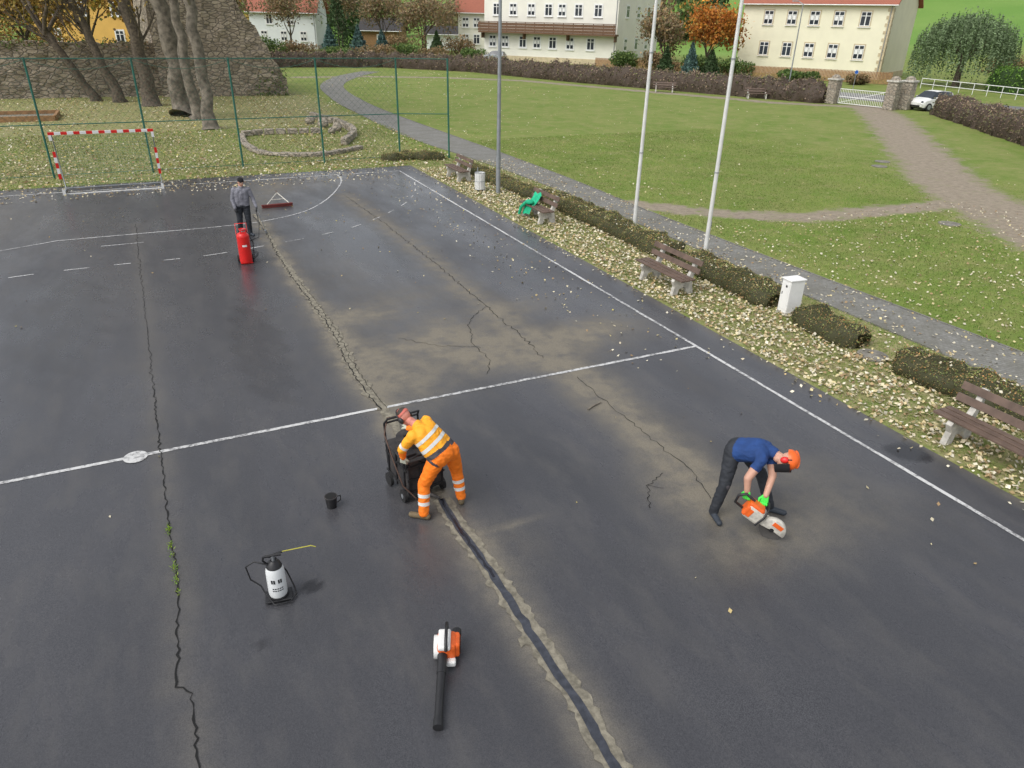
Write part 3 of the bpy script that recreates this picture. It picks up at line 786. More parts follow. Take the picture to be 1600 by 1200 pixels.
mb=MB()
mb.box((0,.0,.15),(.2,.24,.2),ORANGE,None,.04); mb.box((.08,.02,.14),(.12,.2,.18),ORANGE,None,.03); mb.box((-.02,-.02,.25),(.13,.26,.06),WHITE,None,.02)
mb.cyl((-.13,0,.13),(-.04,0,.13),.12,.12,WHITE,24); mb.cyl((-.14,0,.13),(-.13,0,.13),.08,.08,BLACK,20)
mb.tube([(0,.14,.24),(0,.13,.33),(0,0,.35),(0,-.14,.32),(0,-.16,.24)],.018,BLACK,10); mb.cyl((.1,.13,.15),(.1,.2,.15),.05,.05,BLACK,16)
for i in range(5): mb.box((.143,-.05+i*.035,.14),(.006,.014,.1),BLACK)
mb.box((.05,-.14,.06),(.1,.08,.07),WHITE,None,.02)
mb.tube([(-.04,-.08,.13),(-.04,-.2,.12),(-.045,-.5,.085),(-.05,-.82,.055)],[.055,.048,.042,.04],BLACK,18)
mb.tube([(-.05,-.8,.055),(-.05,-.9,.05)],[.045,.05],BLACK,18); mb.cyl((-.042,-.3,.107),(-.042,-.33,.104),.05,.05,BLACK,18)
mb.obj('leaf_blower',(1.83,5.14,.01),math.radians(-23))
mb=MB(); mb.tube([(5.95,9.15,.02),(6.1,9.22,.025),(6.3,9.28,.022)],[.012,.014,.008],BARK2,6); mb.obj('stick')

# crack sealing kettle
mb=MB()
mb.box((0,0,.39),(.54,.66,.5),DSTEEL,None,.02); mb.box((0,0,.655),(.58,.7,.03),DSTEEL,None,.008); mb.cyl((.0,.1,.67),(0,.1,.77),.18,.18,DSTEEL,24)
mb.cyl((0,.1,.77),(0,.1,.79),.2,.2,DSTEEL,24); mb.box((0,.1,.81),(.2,.03,.03),BLACK)
for x in (-.25,-.08,.08,.25): mb.box((x,-.34,.38),(.025,.03,.5),BLACK)
for z in (.18,.38,.58): mb.box((0,-.352,z),(.56,.02,.03),BLACK)
for y in (-.25,0,.25): mb.box((-.28,y,.38),(.02,.03,.48),BLACK)
for z in (.22,.52): mb.box((-.284,0,z),(.012,.64,.025),RUBBER)
for sx in (-1,1):
    mb.cyl((sx*.275,-.24,.09),(sx*.32,-.24,.09),.09,.09,RUBBER,20); mb.cyl((sx*.28,-.24,.09),(sx*.325,-.24,.09),.035,.035,STEEL,12)
    mb.cyl((sx*.275,.22,.1),(sx*.32,.22,.1),.1,.1,RUBBER,20)
    mb.tube([(sx*.26,.32,.3),(sx*.26,.38,.92),(sx*.24,.3,1.02)],.015,BLACK,8)
mb.tube([(-.26,.38,.92),(.26,.38,.92)],.015,BLACK,8); mb.tube([(-.24,.3,1.02),(.24,.3,1.02)],.015,BLACK,8)
mb.tube([(-.28,-.3,.55),(-.3,-.4,.76),(-.16,-.42,.79),(-.02,-.4,.77)],.014,BLACK,8)
mb.tube([(.2,.3,.4),(.3,.38,.7),(.1,.4,.96),(-.2,.4,.98),(-.34,.2,.86),(-.36,-.1,.6),(-.33,-.3,.3),(-.2,-.42,.12)],.010,HOSEB,8)
mb.cyl((.2,-.1,.67),(.2,-.1,.92),.03,.03,STEEL,12); mb.box((-.16,-.2,.70),(.14,.12,.06),BLACK,None,.01)
mb.cyl((0,-.33,.09),(.12,-.5,.05),.03,.02,DSTEEL,12)
mb.obj('crack_sealing_kettle',(2.52,8.2,.01),math.radians(8))

# ------------------------------------------------------------ people
def evalmesh(mb,voxel,smooth=2):
    me=bpy.data.meshes.new('t'); me.from_pydata(mb.v,[],mb.f); me.update()
    ob=bpy.data.objects.new('t',me); COL.objects.link(ob)
    r=ob.modifiers.new('r','REMESH'); r.mode='VOXEL'; r.voxel_size=voxel; r.use_smooth_shade=True
    if smooth: s_=ob.modifiers.new('s','SMOOTH'); s_.factor=.5; s_.iterations=smooth
    dg=bpy.context.evaluated_depsgraph_get(); dg.update()
    m2=bpy.data.meshes.new_from_object(ob.evaluated_get(dg))
    bpy.data.objects.remove(ob); return m2
def solid(mb,p0,p1,r0,r1):
    mb.cyl(p0,p1,r0,r1,SKIN,16); mb.sph(p0,r0,SKIN,None,14,8); mb.sph(p1,r1,SKIN,None,14,8)
def body(name,bones,voxel,parent,smooth=3,wr=.005,wrmats=()):
    mb=MB()
    for b in bones: solid(mb,V(b[0]),V(b[1]),b[2],b[3])
    me=evalmesh(mb,voxel,smooth); me.name=name
    n=len(me.vertices); co=np.empty(n*3); me.vertices.foreach_get('co',co); co=co.reshape(-1,3)
    def lab(P):
        best=np.full(len(P),1e9); mi=np.zeros(len(P),int); mats=[]
        for b in bones:
            a=np.array(b[0]);c=np.array(b[1]);e=c-a; t=np.clip(((P-a)@e)/(e@e),0,1)
            d=np.linalg.norm(P-a-t[:,None]*e,axis=1)-(b[2]+(b[3]-b[2])*t)
            reg=b[4] if isinstance(b[4],list) else [(2,b[4])]
            k=d<best; best[k]=d[k]; lo=-1
            for tt,m in reg:
                if m not in mats: mats.append(m)
                s_=k&(t>lo)&(t<=tt); mi[s_]=mats.index(m); lo=tt
        return mi,mats
    vi,mats=lab(co)
    cl=np.array([m in wrmats for m in mats])[vi]
    nr=np.empty(n*3); me.vertices.foreach_get('normal',nr); nr=nr.reshape(-1,3)
    dsp=np.zeros(n)
    for i in range(n):
        if cl[i]:
            p=co[i]; q=V((p[0]*9,p[1]*9,p[2]*14)); a=noise.noise(q); dsp[i]=(.5-abs(a))*2*wr+noise.noise(q*2.3)*wr*.7
    co2=co+nr*dsp[:,None]; me.vertices.foreach_set('co',co2.ravel()); me.update()
    nf=len(me.polygons); fc=np.empty(nf*3); me.polygons.foreach_get('center',fc); fi,mats=lab(fc.reshape(-1,3))
    me.materials.clear()
    for m in mats: me.materials.append(m)
    me.polygons.foreach_set('material_index',fi.astype(np.int32)); me.polygons.foreach_set('use_smooth',np.ones(nf,bool)); me.update()
    ob=bpy.data.objects.new(name,me); COL.objects.link(ob); ob.parent=parent
    bvh=BVHTree.FromPolygons([V(v) for v in co2],[list(p.vertices) for p in me.polygons])
    return ob,bvh
def band(mb,bvh,c,ax,wd,mat,off=.005,n=36,rmax=.3):
    c=V(c);ax=V(ax).normalized(); a=ax.orthogonal().normalized(); b=ax.cross(a); vs=[]
    for s_ in (-.5,.5):
        o=c+ax*wd*s_
        last=.1
        for k in range(n):
            q=2*math.pi*k/n; d=a*math.cos(q)+b*math.sin(q)
            h=bvh.ray_cast(o,d,rmax); dist=h[3] if h[0] is not None else last; last=dist
            vs.append(o+d*(dist+off))
    mb.add(vs,[[k,(k+1)%n,(k+1)%n+n,k+n] for k in range(n)],mat,True)
def hand(name,wrist,fdir,pn,side,mat,parent,curl=1.,sc=1.):
    wrist=V(wrist);f=V(fdir).normalized();pn=V(pn); pn=(pn-f*pn.dot(f)).normalized(); r=f.cross(pn)*side
    mb=MB(); 
    for i,(off,ln) in enumerate(((.033,.07),(.011,.078),(-.011,.073),(-.032,.058))):
        k=wrist+(f*.085+r*off)*sc
        solid(mb,wrist+(f*.01+r*off*.6)*sc,k,.017*sc,.013*sc)
        d=f.copy();p=k;ax=f.cross(pn).normalized()
        for j,(fr,cu) in enumerate(((.45,.7),(.3,1.0),(.25,.8))):
            d=Matrix.Rotation(cu*curl,3,ax)@d
            q=p+d*ln*fr*sc; solid(mb,p,q,(.0105-.001*j)*sc,(.0098-.0012*j)*sc); p=q
    t0=wrist+(f*.02+r*.03)*sc; t1=t0+(f*.028+r*.028+pn*.012)*sc; t2=t1+(f*.028+pn*.022)*sc
    solid(mb,t0,t1,.014*sc,.012*sc); solid(mb,t1,t2,.012*sc,.009*sc)
    me=evalmesh(mb,.005,1); me.materials.clear(); me.materials.append(mat); me.name=name
    for p in me.polygons: p.use_smooth=True
    ob=bpy.data.objects.new(name,me); COL.objects.link(ob); ob.parent=parent; return ob
def head(parent,c,fwd,up,skin,hat):
    f=V(fwd).normalized();u=V(up); u=(u-f*u.dot(f)).normalized(); r=f.cross(u)
    T=Matrix(((r.x,f.x,u.x,c[0]),(r.y,f.y,u.y,c[1]),(r.z,f.z,u.z,c[2]),(0,0,0,1)))
    mb=MB()
    for cc,rr in (((0,-.012,.025),(.074,.092,.092)),((0,.02,-.04),(.057,.068,.07)),((0,.058,-.09),(.026,.025,.024)),((0,.093,-.018),(.011,.02,.024)),((0,.075,.03),(.045,.02,.014)),((.077,-.005,-.01),(.012,.024,.032)),((-.077,-.005,-.01),(.012,.024,.032)),((0,-.02,-.09),(.052,.055,.07))):
        mb.sph(cc,rr,skin,T)
    me=evalmesh(mb,.006,1); me.materials.clear(); me.materials.append(skin); me.name='head'
    for p in me.polygons: p.use_smooth=True
    ob=bpy.data.objects.new('head',me); COL.objects.link(ob); ob.parent=parent
    mb=MB()
    for s_ in (-1,1):
        mb.sph((s_*.03,.078,.008),(.014,.01,.009),EYE,T,10,6); mb.sph((s_*.03,.087,.008),(.006,.004,.006),KNIT,T,8,5)
        mb.box(T@V((s_*.03,.09,.027)),(.03,.008,.006),HAIR,T.to_3x3())
    mb.box(T@V((0,.088,-.055)),(.04,.008,.009),LIP,T.to_3x3())
    mb.obj('face',parent=parent)
    mb=MB()
    if hat=='beanie':
        mb.sph((0,-.015,.035),(.084,.104,.096),KNIT,T,20,10,0,math.radians(100)); mb.sph((0,-.013,.03),(.088,.107,.03),KNIT,T,20,8)
    if hat=='helmet':
        mb.sph((0,-.01,.045),(.112,.132,.115),ORANGE,T,24,10,0,math.radians(95))
        mb.sph((0,.03,.038),(.112,.13,.008),ORANGE,T,24,6); mb.sph((0,-.01,.12),(.02,.12,.045),ORANGE,T,12,8)
        for s_ in (-1,1):
            mb.sph((s_*.1,0,-.01),(.03,.042,.055),RED,T,16,8); mb.tube([T@V((s_*.112,0,.03)),T@V((s_*.12,0,.08))],.008,BLACK,6)
        vs=[];nn=12
        for i in range(nn+1):
            a=math.radians(-80+160*i/nn)
            for z in (.05,-.14): vs.append(T@V((.125*math.sin(a),.03+.125*math.cos(a),z)))
        mb.add(vs,[[2*i,2*i+1,2*i+3,2*i+2] for i in range(nn)],KNIT,True)
    if hat=='muffs':
        mb.sph((0,-.02,.05),(.078,.088,.076),HAIR,T,20,8,0,math.radians(80))
        mb.sph((0,-.014,.03),(.082,.1,.098),CAPR,T,20,8,0,math.radians(88)); mb.sph((0,.07,.035),(.07,.07,.01),KNIT,T,16,6)
        pts=[T@V((.1*math.sin(a),-.0,.0+.132*math.cos(a))) for a in [math.radians(t) for t in range(-90,91,15)]]; mb.tube(pts,.009,BLACK,6)
        for s_ in (-1,1): mb.sph((s_*.095,0,-.01),(.026,.038,.047),BLACK,T,16,8)
    mb.obj('headgear',parent=parent)
def shoe(a,toe,m):
    a=V(a);t=V(toe); d=(t-a); d.z=0; d.normalize(); hl=V((a.x,a.y,.052))-d*.05
    return [(tuple(hl),(t.x,t.y,.046),.045,.04,m),(tuple(a),tuple(hl+d*.04),.052,.048,m)]
def lp(a,b,t): return tuple(V(a).lerp(V(b),t))

def person(name,J,colr,hat,skin,scale=1.,voxel=.011):
    e=empty(name,(0,0,0))
    B=[]
    for s_ in 'LR':
        B.append((J['hip'+s_],J['knee'+s_],.105*scale,.073*scale,colr['leg']))
        B.append((J['knee'+s_],J['ankle'+s_],.073*scale,.058*scale,colr['shin']))
        B+=shoe(J['ankle'+s_],J['toe'+s_],colr['shoe'])
        B.append((J['sh'+s_],J['elbow'+s_],.066*scale,.05*scale,colr['uarm']))
        B.append((J['elbow'+s_],J['wrist'+s_],.048*scale,.036*scale,colr['farm']))
        B.append((lp(J['hip'+s_],J['pelvis'],.2),lp(J['chest'],J['sh'+s_],.45),.12*scale,.115*scale,colr['torso']))
        B.append((lp(J['chest'],J['sh'+s_],.4),J['sh'+s_],.1*scale,.068*scale,colr['top']))
    B.append((J['pelvis'],J['chest'],.125*scale,.13*scale,colr['torso']))
    B.append((J['chest'],J['neck'],.12*scale,.07*scale,colr['top']))
    B.append((J['neck'],lp(J['neck'],J['head'],.6),.056,.054,skin))
    ob,bvh=body('clothed_body',B,voxel,e,3,.007,colr['cloth'])
    head(e,J['head'],J['face'],J['up'],skin,hat)
    return e,bvh

# orange worker
J=dict(pelvis=(2.70,7.48,.94),chest=(2.53,7.63,1.17),neck=(2.44,7.72,1.28),head=(2.31,7.86,1.37),
 hipL=(2.59,7.44,.9),hipR=(2.82,7.55,.9),kneeL=(2.43,7.53,.5),kneeR=(2.94,7.66,.5),ankleL=(2.38,7.44,.11),ankleR=(2.97,7.58,.11),
 toeL=(2.24,7.55,.04),toeR=(3.02,7.76,.04),shL=(2.33,7.60,1.22),shR=(2.60,7.84,1.25),elbowL=(2.21,7.72,.98),elbowR=(2.56,8.02,1.04),
 wristL=(2.24,7.78,.82),wristR=(2.46,8.2,.98),face=(-.35,.5,-.8),up=(-.5,.6,.6))
col=dict(leg=[(.0,HVO),(.1,GREYC),(2,HVO)],shin=HVO,shoe=BOOT,uarm=HVY,farm=HVO,torso=[(.12,HVO),(.3,GREYC),(2,HVY)],top=HVY,cloth=(HVY,HVO,GREYC))
e,bvh=person('road_worker_in_orange',J,col,'muffs',SKINR,1.1)
mb=MB()
for s_ in 'LR':
    k=V(J['knee'+s_]);a=V(J['ankle'+s_])
    for t in (.38,.66): band(mb,bvh,k.lerp(a,t),a-k,.05,REFL,rmax=.12)
    band(mb,bvh,V(J['sh'+s_]).lerp(V(J['elbow'+s_]),.75),V(J['elbow'+s_])-V(J['sh'+s_]),.05,REFL,rmax=.1)
tc=V(J['pelvis']);cc=V(J['chest'])
band(mb,bvh,tc.lerp(cc,.62),cc-tc,.05,REFL,rmax=.3,n=60); band(mb,bvh,tc.lerp(cc,1.0),cc-tc,.045,REFL,rmax=.25,n=60)
mb.obj('reflective_stripes',parent=e)
hand('left_hand',J['wristL'],(.0,.1,-1),(.6,.6,0),1,GLOVEW,e,1.0,1.1); hand('right_hand',J['wristR'],(-.1,.9,.1),(0,0,-1),1,GLOVEW,e,1.0,1.1)

# blue worker
J=dict(pelvis=(6.34,6.04,.94),chest=(6.46,5.78,1.04),neck=(6.54,5.60,1.06),head=(6.59,5.42,1.04),
 hipR=(6.24,6.0,.91),hipL=(6.46,6.05,.91),kneeR=(6.10,5.90,.51),kneeL=(6.69,5.84,.52),ankleR=(5.99,5.9,.11),ankleL=(6.77,5.68,.11),
 toeR=(5.93,5.70,.04),toeL=(6.90,5.52,.04),shR=(6.33,5.58,1.02),shL=(6.60,5.70,1.02),elbowR=(6.13,5.56,.80),elbowL=(6.52,5.52,.76),
 wristR=(6.13,5.53,.62),wristL=(6.36,5.42,.56),face=(-.25,-.5,-.8),up=(.62,-.6,.35))
col=dict(leg=[(2,TROU)],shin=TROU,shoe=BOOTB,uarm=[(.55,NAVY),(2,SKIN)],farm=[(2,SKIN)],torso=[(.12,TROU),(2,NAVY)],top=NAVY,cloth=(NAVY,TROU))
e,bvh=person('worker_in_blue_shirt',J,col,'helmet',SKIN,1.06)
hand('right_hand',J['wristR'],(0,-.15,-1),(.5,.2,.1),-1,GLOVEG,e,1.1,1.2); hand('left_hand',J['wristL'],(-.2,-.1,-1),(-.5,-.5,0),1,GLOVEG,e,1.1,1.2)
mb=MB()
k=V(J['kneeR']); mb.sph(k+V((0,-.05,-.02)),(.045,.035,.06),GREYC)
mb.obj('knee_pad',parent=e)

# grey worker
J=dict(pelvis=(2.05,22.62,.93),chest=(2.07,22.6,1.25),neck=(2.08,22.59,1.44),head=(2.1,22.55,1.60),
 hipL=(2.15,22.6,.9),hipR=(1.95,22.64,.9),kneeL=(2.16,22.56,.5),kneeR=(1.93,22.61,.5),ankleL=(2.17,22.6,.1),ankleR=(1.9,22.66,.1),
 toeL=(2.24,22.44,.04),toeR=(1.86,22.48,.04),shL=(2.27,22.58,1.38),shR=(1.88,22.62,1.38),elbowL=(2.37,22.56,1.1),elbowR=(1.8,22.6,1.1),
 wristL=(2.42,22.42,.88),wristR=(1.83,22.48,.88),face=(.45,-.8,-.35),up=(0,0,1))
col=dict(leg=TROU,shin=TROU,shoe=BOOTB,uarm=JACK,farm=JACK,torso=[(.05,TROU),(2,JACK)],top=JACK,cloth=(JACK,TROU))
e,bvh=person('worker_in_grey_jacket',J,col,'beanie',SKIN,1.08,.013)
hand('left_hand',J['wristL'],(.1,-.3,-1),(-.5,.2,0),1,BLACK,e,1.,1.1); hand('right_hand',J['wristR'],(0,-.2,-1),(.5,.2,0),-1,BLACK,e,.7,1.1)
mb=MB(); mb.tube([(2.40,22.45,.9),(2.44,22.36,.78),(2.62,22.6,.1)],[.018,.012,.01],STEEL,8); mb.tube([(2.605,22.58,.13),(2.63,22.62,.03)],[.03,.04],STEEL,12)
mb.obj('hot_air_lance')

# cut-off saw
def frame(o,x,z):
    x=V(x).normalized();z=V(z);z=(z-x*z.dot(x)).normalized();y=z.cross(x)
    return Matrix(((x.x,y.x,z.x,o[0]),(x.y,y.y,z.y,o[1]),(x.z,y.z,z.z,o[2]),(0,0,0,1)))
mb=MB(); T=frame((6.19,5.40,.36),(.62,-.62,-.5),(.25,-.25,1)); R3=T.to_3x3()
mb.box(T@V((0,0,0)),(.26,.2,.2),DWHITE,R3,.035); mb.box(T@V((-.03,0,.10)),(.22,.16,.07),ORANGE,R3,.025); mb.box(T@V((-.08,0,.0)),(.13,.206,.17),ORANGE,R3,.03); mb.box(T@V((.02,.1,-.02)),(.18,.04,.16),BLACK,R3,.015)
mb.tube([T@V(p) for p in ((-.12,0,-.05),(-.27,0,-.04),(-.3,0,.07),(-.24,0,.15),(-.1,0,.14))],.019,BLACK,10)
mb.tube([T@V(p) for p in ((.08,-.13,-.08),(.09,-.14,.08),(.08,-.08,.19),(.08,.08,.19),(.09,.14,.08),(.08,.13,-.08))],.014,BLACK,10)
mb.box(T@V((.2,.03,.02)),(.3,.04,.09),DWHITE,R3,.015)
bc=V((.31,-.02,-.04))
n=36; vs=[T@(bc+V((.16*math.cos(2*math.pi*i/n),y,.16*math.sin(2*math.pi*i/n)))) for y in (-.003,.003) for i in range(n)]
mb.add(vs,[list(range(n)),list(range(2*n-1,n-1,-1))]+[[i,(i+1)%n,(i+1)%n+n,i+n] for i in range(n)],DISC)
mb.cyl(T@(bc+V((0,-.02,0))),T@(bc+V((0,.03,0))),.04,.04,BLACK,16)
m=18; vs=[]
for i in range(m+1):
    a=math.radians(0+190*i/m)
    for (rr,y) in ((.03,-.035),(.165,-.037),(.178,-.02),(.178,.02),(.165,.037),(.03,.035)): vs.append(T@(bc+V((rr*math.cos(a),y,rr*math.sin(a)))))
mb.add(vs,[[i*6+j,(i+1)*6+j,(i+1)*6+j+1,i*6+j+1] for i in range(m) for j in range(5)],DWHITE,True)
mb.box(T@(bc+V((.02,-.04,.1))),(.14,.008,.06),ORANGE,R3,.003)
mb.obj('cut_off_saw')

# ------------------------------------------------------------ trees
def branch(mb,tips,p,d,r,ln,depth,rr,up=.15,mat=BARK,seg=7):
    pts=[p];rs=[r];n=4; q=p.copy(); dd=d.copy()
    for i in range(n):
        dd=(dd+V((rr.gauss(0,.12),rr.gauss(0,.12),rr.gauss(0,.08)+up*.2))).normalized()
        q=q+dd*ln/n; pts.append(q.copy()); rs.append(r*(1-.42*(i+1)/n))
    mb.tube(pts,rs,mat,max(3,seg),False)
    if depth==0: tips.append(q); return
    for k in range(rr.choice((2,3,3))):
        a=dd.orthogonal(); a.rotate(Matrix.Rotation(rr.uniform(0,6.28),3,dd)); nd=(dd+a.normalized()*rr.uniform(.5,.95)).normalized()
        i=rr.choice((2,3,4)); branch(mb,tips,pts[i],nd,rs[i]*rr.uniform(.6,.78),ln*rr.uniform(.62,.82),depth-1,rr,up,mat,seg-1)
def btree(name,base,h,r,cols,nleaf,leafs,spread=1.2,seed=1,trunk=.35,depth=4,lean=(0,0),mat=BARK,low=0):
    rr=random.Random(seed); e=empty(name,(0,0,0)); mb=MB(); tips=[]
    b=V((base[0],base[1],0)); tl=h*trunk
    top=b+V((lean[0],lean[1],tl)); K=9; pts=[b+V((0,0,-.1))]; rs=[r*1.6]
    for i in range(K+1):
        t=i/K; pts.append(b.lerp(top,t)+V((rr.gauss(0,.09)*r*2,rr.gauss(0,.09)*r*2,.15))); rs.append(r*(1.25-.55*min(1,t*5)**.5*.6-.2*t)*rr.uniform(.95,1.06))
    mb.tube(pts,rs,mat,14,False)
    for k in range(4):
        a=k*1.57+rr.uniform(-.4,.4); branch(mb,tips,pts[-1]-V((0,0,rr.uniform(0.05,.2)*tl)),V((math.cos(a)*.6,math.sin(a)*.6,1)).normalized(),r*.5,h*.3,depth-1,rr,.2,mat)
    for k in range(low):
        a=rr.uniform(0,6.28); i=rr.choice((5,6,7,8)); branch(mb,tips,pts[i],V((math.cos(a),math.sin(a)*.5,.8)).normalized(),r*rr.uniform(.15,.28),h*.18,2,rr,.3,mat)
    mb.obj('trunk_and_limbs',parent=e)
    if nleaf:
        T=np.array([tuple(t) for t in tips]); i=rng.integers(0,len(T),nleaf); p=T[i]+rng.normal(0,spread*.5,(nleaf,3)); 
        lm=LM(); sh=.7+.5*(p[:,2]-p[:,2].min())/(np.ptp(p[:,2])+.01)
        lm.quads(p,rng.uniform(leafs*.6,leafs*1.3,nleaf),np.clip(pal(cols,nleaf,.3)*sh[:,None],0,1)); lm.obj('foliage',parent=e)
    return e
YL=[(.5,.34,.08),(.4,.25,.06),(.55,.42,.13),(.3,.22,.08)]
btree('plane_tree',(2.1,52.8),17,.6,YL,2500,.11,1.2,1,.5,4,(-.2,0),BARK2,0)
btree('plane_tree',(2.75,51.2),16,.34,YL,1500,.11,1.2,2,.5,4,(-.3,.3),BARK2,2)
btree('plane_tree',(3.15,46.4),15,.36,YL,1500,.11,1.2,3,.5,4,(-.1,.3),BARK2,1)
btree('plane_tree',(.4,59.6),17,.5,YL,2000,.12,1.2,4,.45,4,(-.5,0),BARK,3)
btree('plane_tree',(-1.6,62.5),15,.35,YL,2000,.12,1.2,5,.4,4,(-1.6,0),BARK,3)
btree('plane_tree',(-3.2,63.8),15,.3,YL,2000,.12,1.2,6,.3,4,(-2.2,0),BARK,3)
AU=[(.5,.33,.06),(.42,.22,.06),(.25,.26,.07),(.6,.42,.1),(.3,.18,.08)]
for i,(x,y,h,c) in enumerate([(-11,105.7,12,AU),(-4.4,102.4,12,AU),(-16,100,13,AU),(1.5,99,11,AU),(6.5,100,10,AU),(-20,92,11,AU)]):
    btree('autumn_tree',(x,y),h,.3,c,5000,.24,1.8,20+i,.25,4)
BR=[(.3,.22,.14),(.24,.18,.11),(.2,.2,.09),(.34,.23,.11)]
for i,(x,y,h) in enumerate([(25,142,10),(40,137,11),(45,130,9),(49,140,11),(36,150,12),(16,145,12),(70,125,11),(66,140,12)]):
    btree('bare_tree',(x,y),h,.22,BR,3200,.2,1.6,40+i,.25,4)
OR=[(.6,.25,.04),(.5,.19,.04),(.42,.25,.06),(.38,.13,.03)]
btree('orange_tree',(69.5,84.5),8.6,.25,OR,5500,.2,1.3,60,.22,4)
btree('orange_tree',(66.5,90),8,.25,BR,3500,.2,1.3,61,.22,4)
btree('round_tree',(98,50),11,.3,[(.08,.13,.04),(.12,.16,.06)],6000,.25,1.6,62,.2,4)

def conifer(name,base,h,r,cols,n,leaf):
    e=empty(name,(0,0,0)); mb=MB(); mb.tube([(base[0],base[1],0),(base[0],base[1],h)],[.14,.02],BARK,8); mb.obj('trunk',parent=e)
    t=rng.random(n)**.75; z=.3+(h-.3)*(1-t); a=rng.uniform(0,2*np.pi,n)
    lay=.75+.35*((z*1.6)%1.); rad=r*t*lay*(.55+.45*rng.random(n)**.4)*(1+.15*np.sin(a*5+z))
    p=np.stack([base[0]+rad*np.cos(a),base[1]+rad*np.sin(a),z-rad*.15],1)
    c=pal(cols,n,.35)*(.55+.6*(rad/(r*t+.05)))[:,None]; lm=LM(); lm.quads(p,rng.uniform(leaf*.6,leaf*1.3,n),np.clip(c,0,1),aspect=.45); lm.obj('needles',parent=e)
BS=[(.1,.17,.16),(.13,.21,.2),(.07,.13,.1)]; DG=[(.05,.09,.035),(.06,.11,.04),(.07,.1,.045)]
for x,y,h,r,c in [(33,127,4.6,1.9,BS),(36.6,126,4,1.7,BS),(31.5,134,11,2.8,DG),(29,130,4.5,1.8,BS),(45,123,4,1.6,DG),(61,82,3.2,1.3,DG),(62.6,79,3.8,1.2,BS),(65,78,3.0,1.4,DG),(104,58,12,3,DG)]:
    conifer('spruce_tree',(x,y),h,r,c,3500,.2)

def bush(name,x,y,rx,ry,h,cols,n=1800,leaf=.16):
    lm=LM(); k=6
    cs=np.stack([rng.normal(x,rx*.4,k),rng.normal(y,ry*.4,k),rng.uniform(.35,.65,k)*h],1)
    i=rng.integers(0,k,n); d=rng.normal(size=(n,3)); d/=np.linalg.norm(d,axis=1)[:,None]
    p=cs[i]+d*np.array([rx*.6,ry*.6,h*.42])*(rng.random((n,1))**.35); p[:,2]=np.abs(p[:,2])
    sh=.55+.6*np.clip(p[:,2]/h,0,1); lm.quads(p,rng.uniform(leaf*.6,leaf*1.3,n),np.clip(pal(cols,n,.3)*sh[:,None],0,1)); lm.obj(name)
GB=[(.11,.18,.05),(.16,.22,.06),(.08,.13,.04)]; BB=[(.26,.18,.1),(.2,.17,.08),(.32,.21,.11)]
for x,y,rx,ry,h,c in [(27,118,3,2,1.8,GB),(33,119,3,2,2,BB),(39,120,3,2,2.2,GB),(43,118,3,2,2.0,BB),(48,116,2,2,1.7,GB),(41,126,3,2,3.5,BB),(50,126,3,2,3.4,BB),
    (59,90,2.2,2,2.4,GB),(62,86,2.4,2,2.6,BB),(66,82,2.4,2,2.6,GB),(69,78.5,2.2,2,2.2,GB),(22,124,3,2,2.5,BB),(17,122,3,2,3,GB),(10,120,4,2,4,BB),(4,122,4,2,4,AU),(90,50,4,3,3,GB),(99,62,4,3,3.5,BB),(71,70,2,1.5,1.3,GB),(75,64,1.5,1.5,1.2,BB),(-8,112,5,3,5,AU),(-16,112,5,3,5,BB)]:
    bush('garden_bush',x,y,rx,ry,h,c)
# willow
e=empty('willow_tree'); mb=MB(); tips=[]; rr=random.Random(5)
mb.tube([(86,59.5,0),(86.1,59.5,2.6)],[.4,.3],BARK,12)
for k in range(6): branch(mb,tips,V((86.1,59.5,2.4)),V((math.cos(k),math.sin(k),1.1)).normalized(),.16,2.2,2,rr)
mb.obj('trunk_and_limbs',parent=e); lm=LM()
n=1000; a=rng.uniform(0,2*np.pi,n); rad=5.2*np.sqrt(rng.random(n)); topz=7.5-2.4*(rad/5.2)**2+rng.normal(0,.35,n); ln=rng.uniform(2.2,5.6,n)*(.5+.5*rad/5.2)
P=[];Cc=[]
for i in range(n):
    m_=16; t=np.linspace(0,1,m_); zz=np.maximum(topz[i]-ln[i]*t,.3)
    P.append(np.stack([86.1+(rad[i]+.4*t)*np.cos(a[i])+rng.normal(0,.05,m_),59.5+(rad[i]+.4*t)*np.sin(a[i])+rng.normal(0,.05,m_),zz],1)); Cc.append(pal([(.17,.24,.12),(.21,.28,.15),(.12,.17,.08)],1,.3).repeat(m_,0))
P=np.concatenate(P);Cc=np.concatenate(Cc); lm.quads(P,rng.uniform(.09,.18,len(P)),Cc); lm.obj('foliage',parent=e)

# distant trees on the hill
lm=LM()
def mass(x,y,r,h,cols,n=260,leaf=.9):
    z0=float(terr(np.array([x]),np.array([y]))[0]); d=rng.normal(size=(n,3)); d/=np.linalg.norm(d,axis=1)[:,None]
    p=np.array([x,y,z0+h*.5])+d*np.array([r,r,h*.5])*(rng.random((n,1))**.3)
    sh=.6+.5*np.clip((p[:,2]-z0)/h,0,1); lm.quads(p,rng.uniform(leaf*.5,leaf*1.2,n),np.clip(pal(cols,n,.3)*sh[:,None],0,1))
for i in range(150):
    Dh=rnd.uniform(185,300); lat=rnd.uniform(-170,150)
    x=.898*lat+.44*Dh; y=-.44*lat+.898*Dh
    fx=lat/Dh
    if -.17<fx<-.10 or fx>.4: 
        if rnd.random()<.9: continue
    mass(x,y,rnd.uniform(3,5),rnd.uniform(7,12),rnd.choice([BR,BR,DG,AU,GB]))
lm.obj('distant_trees')

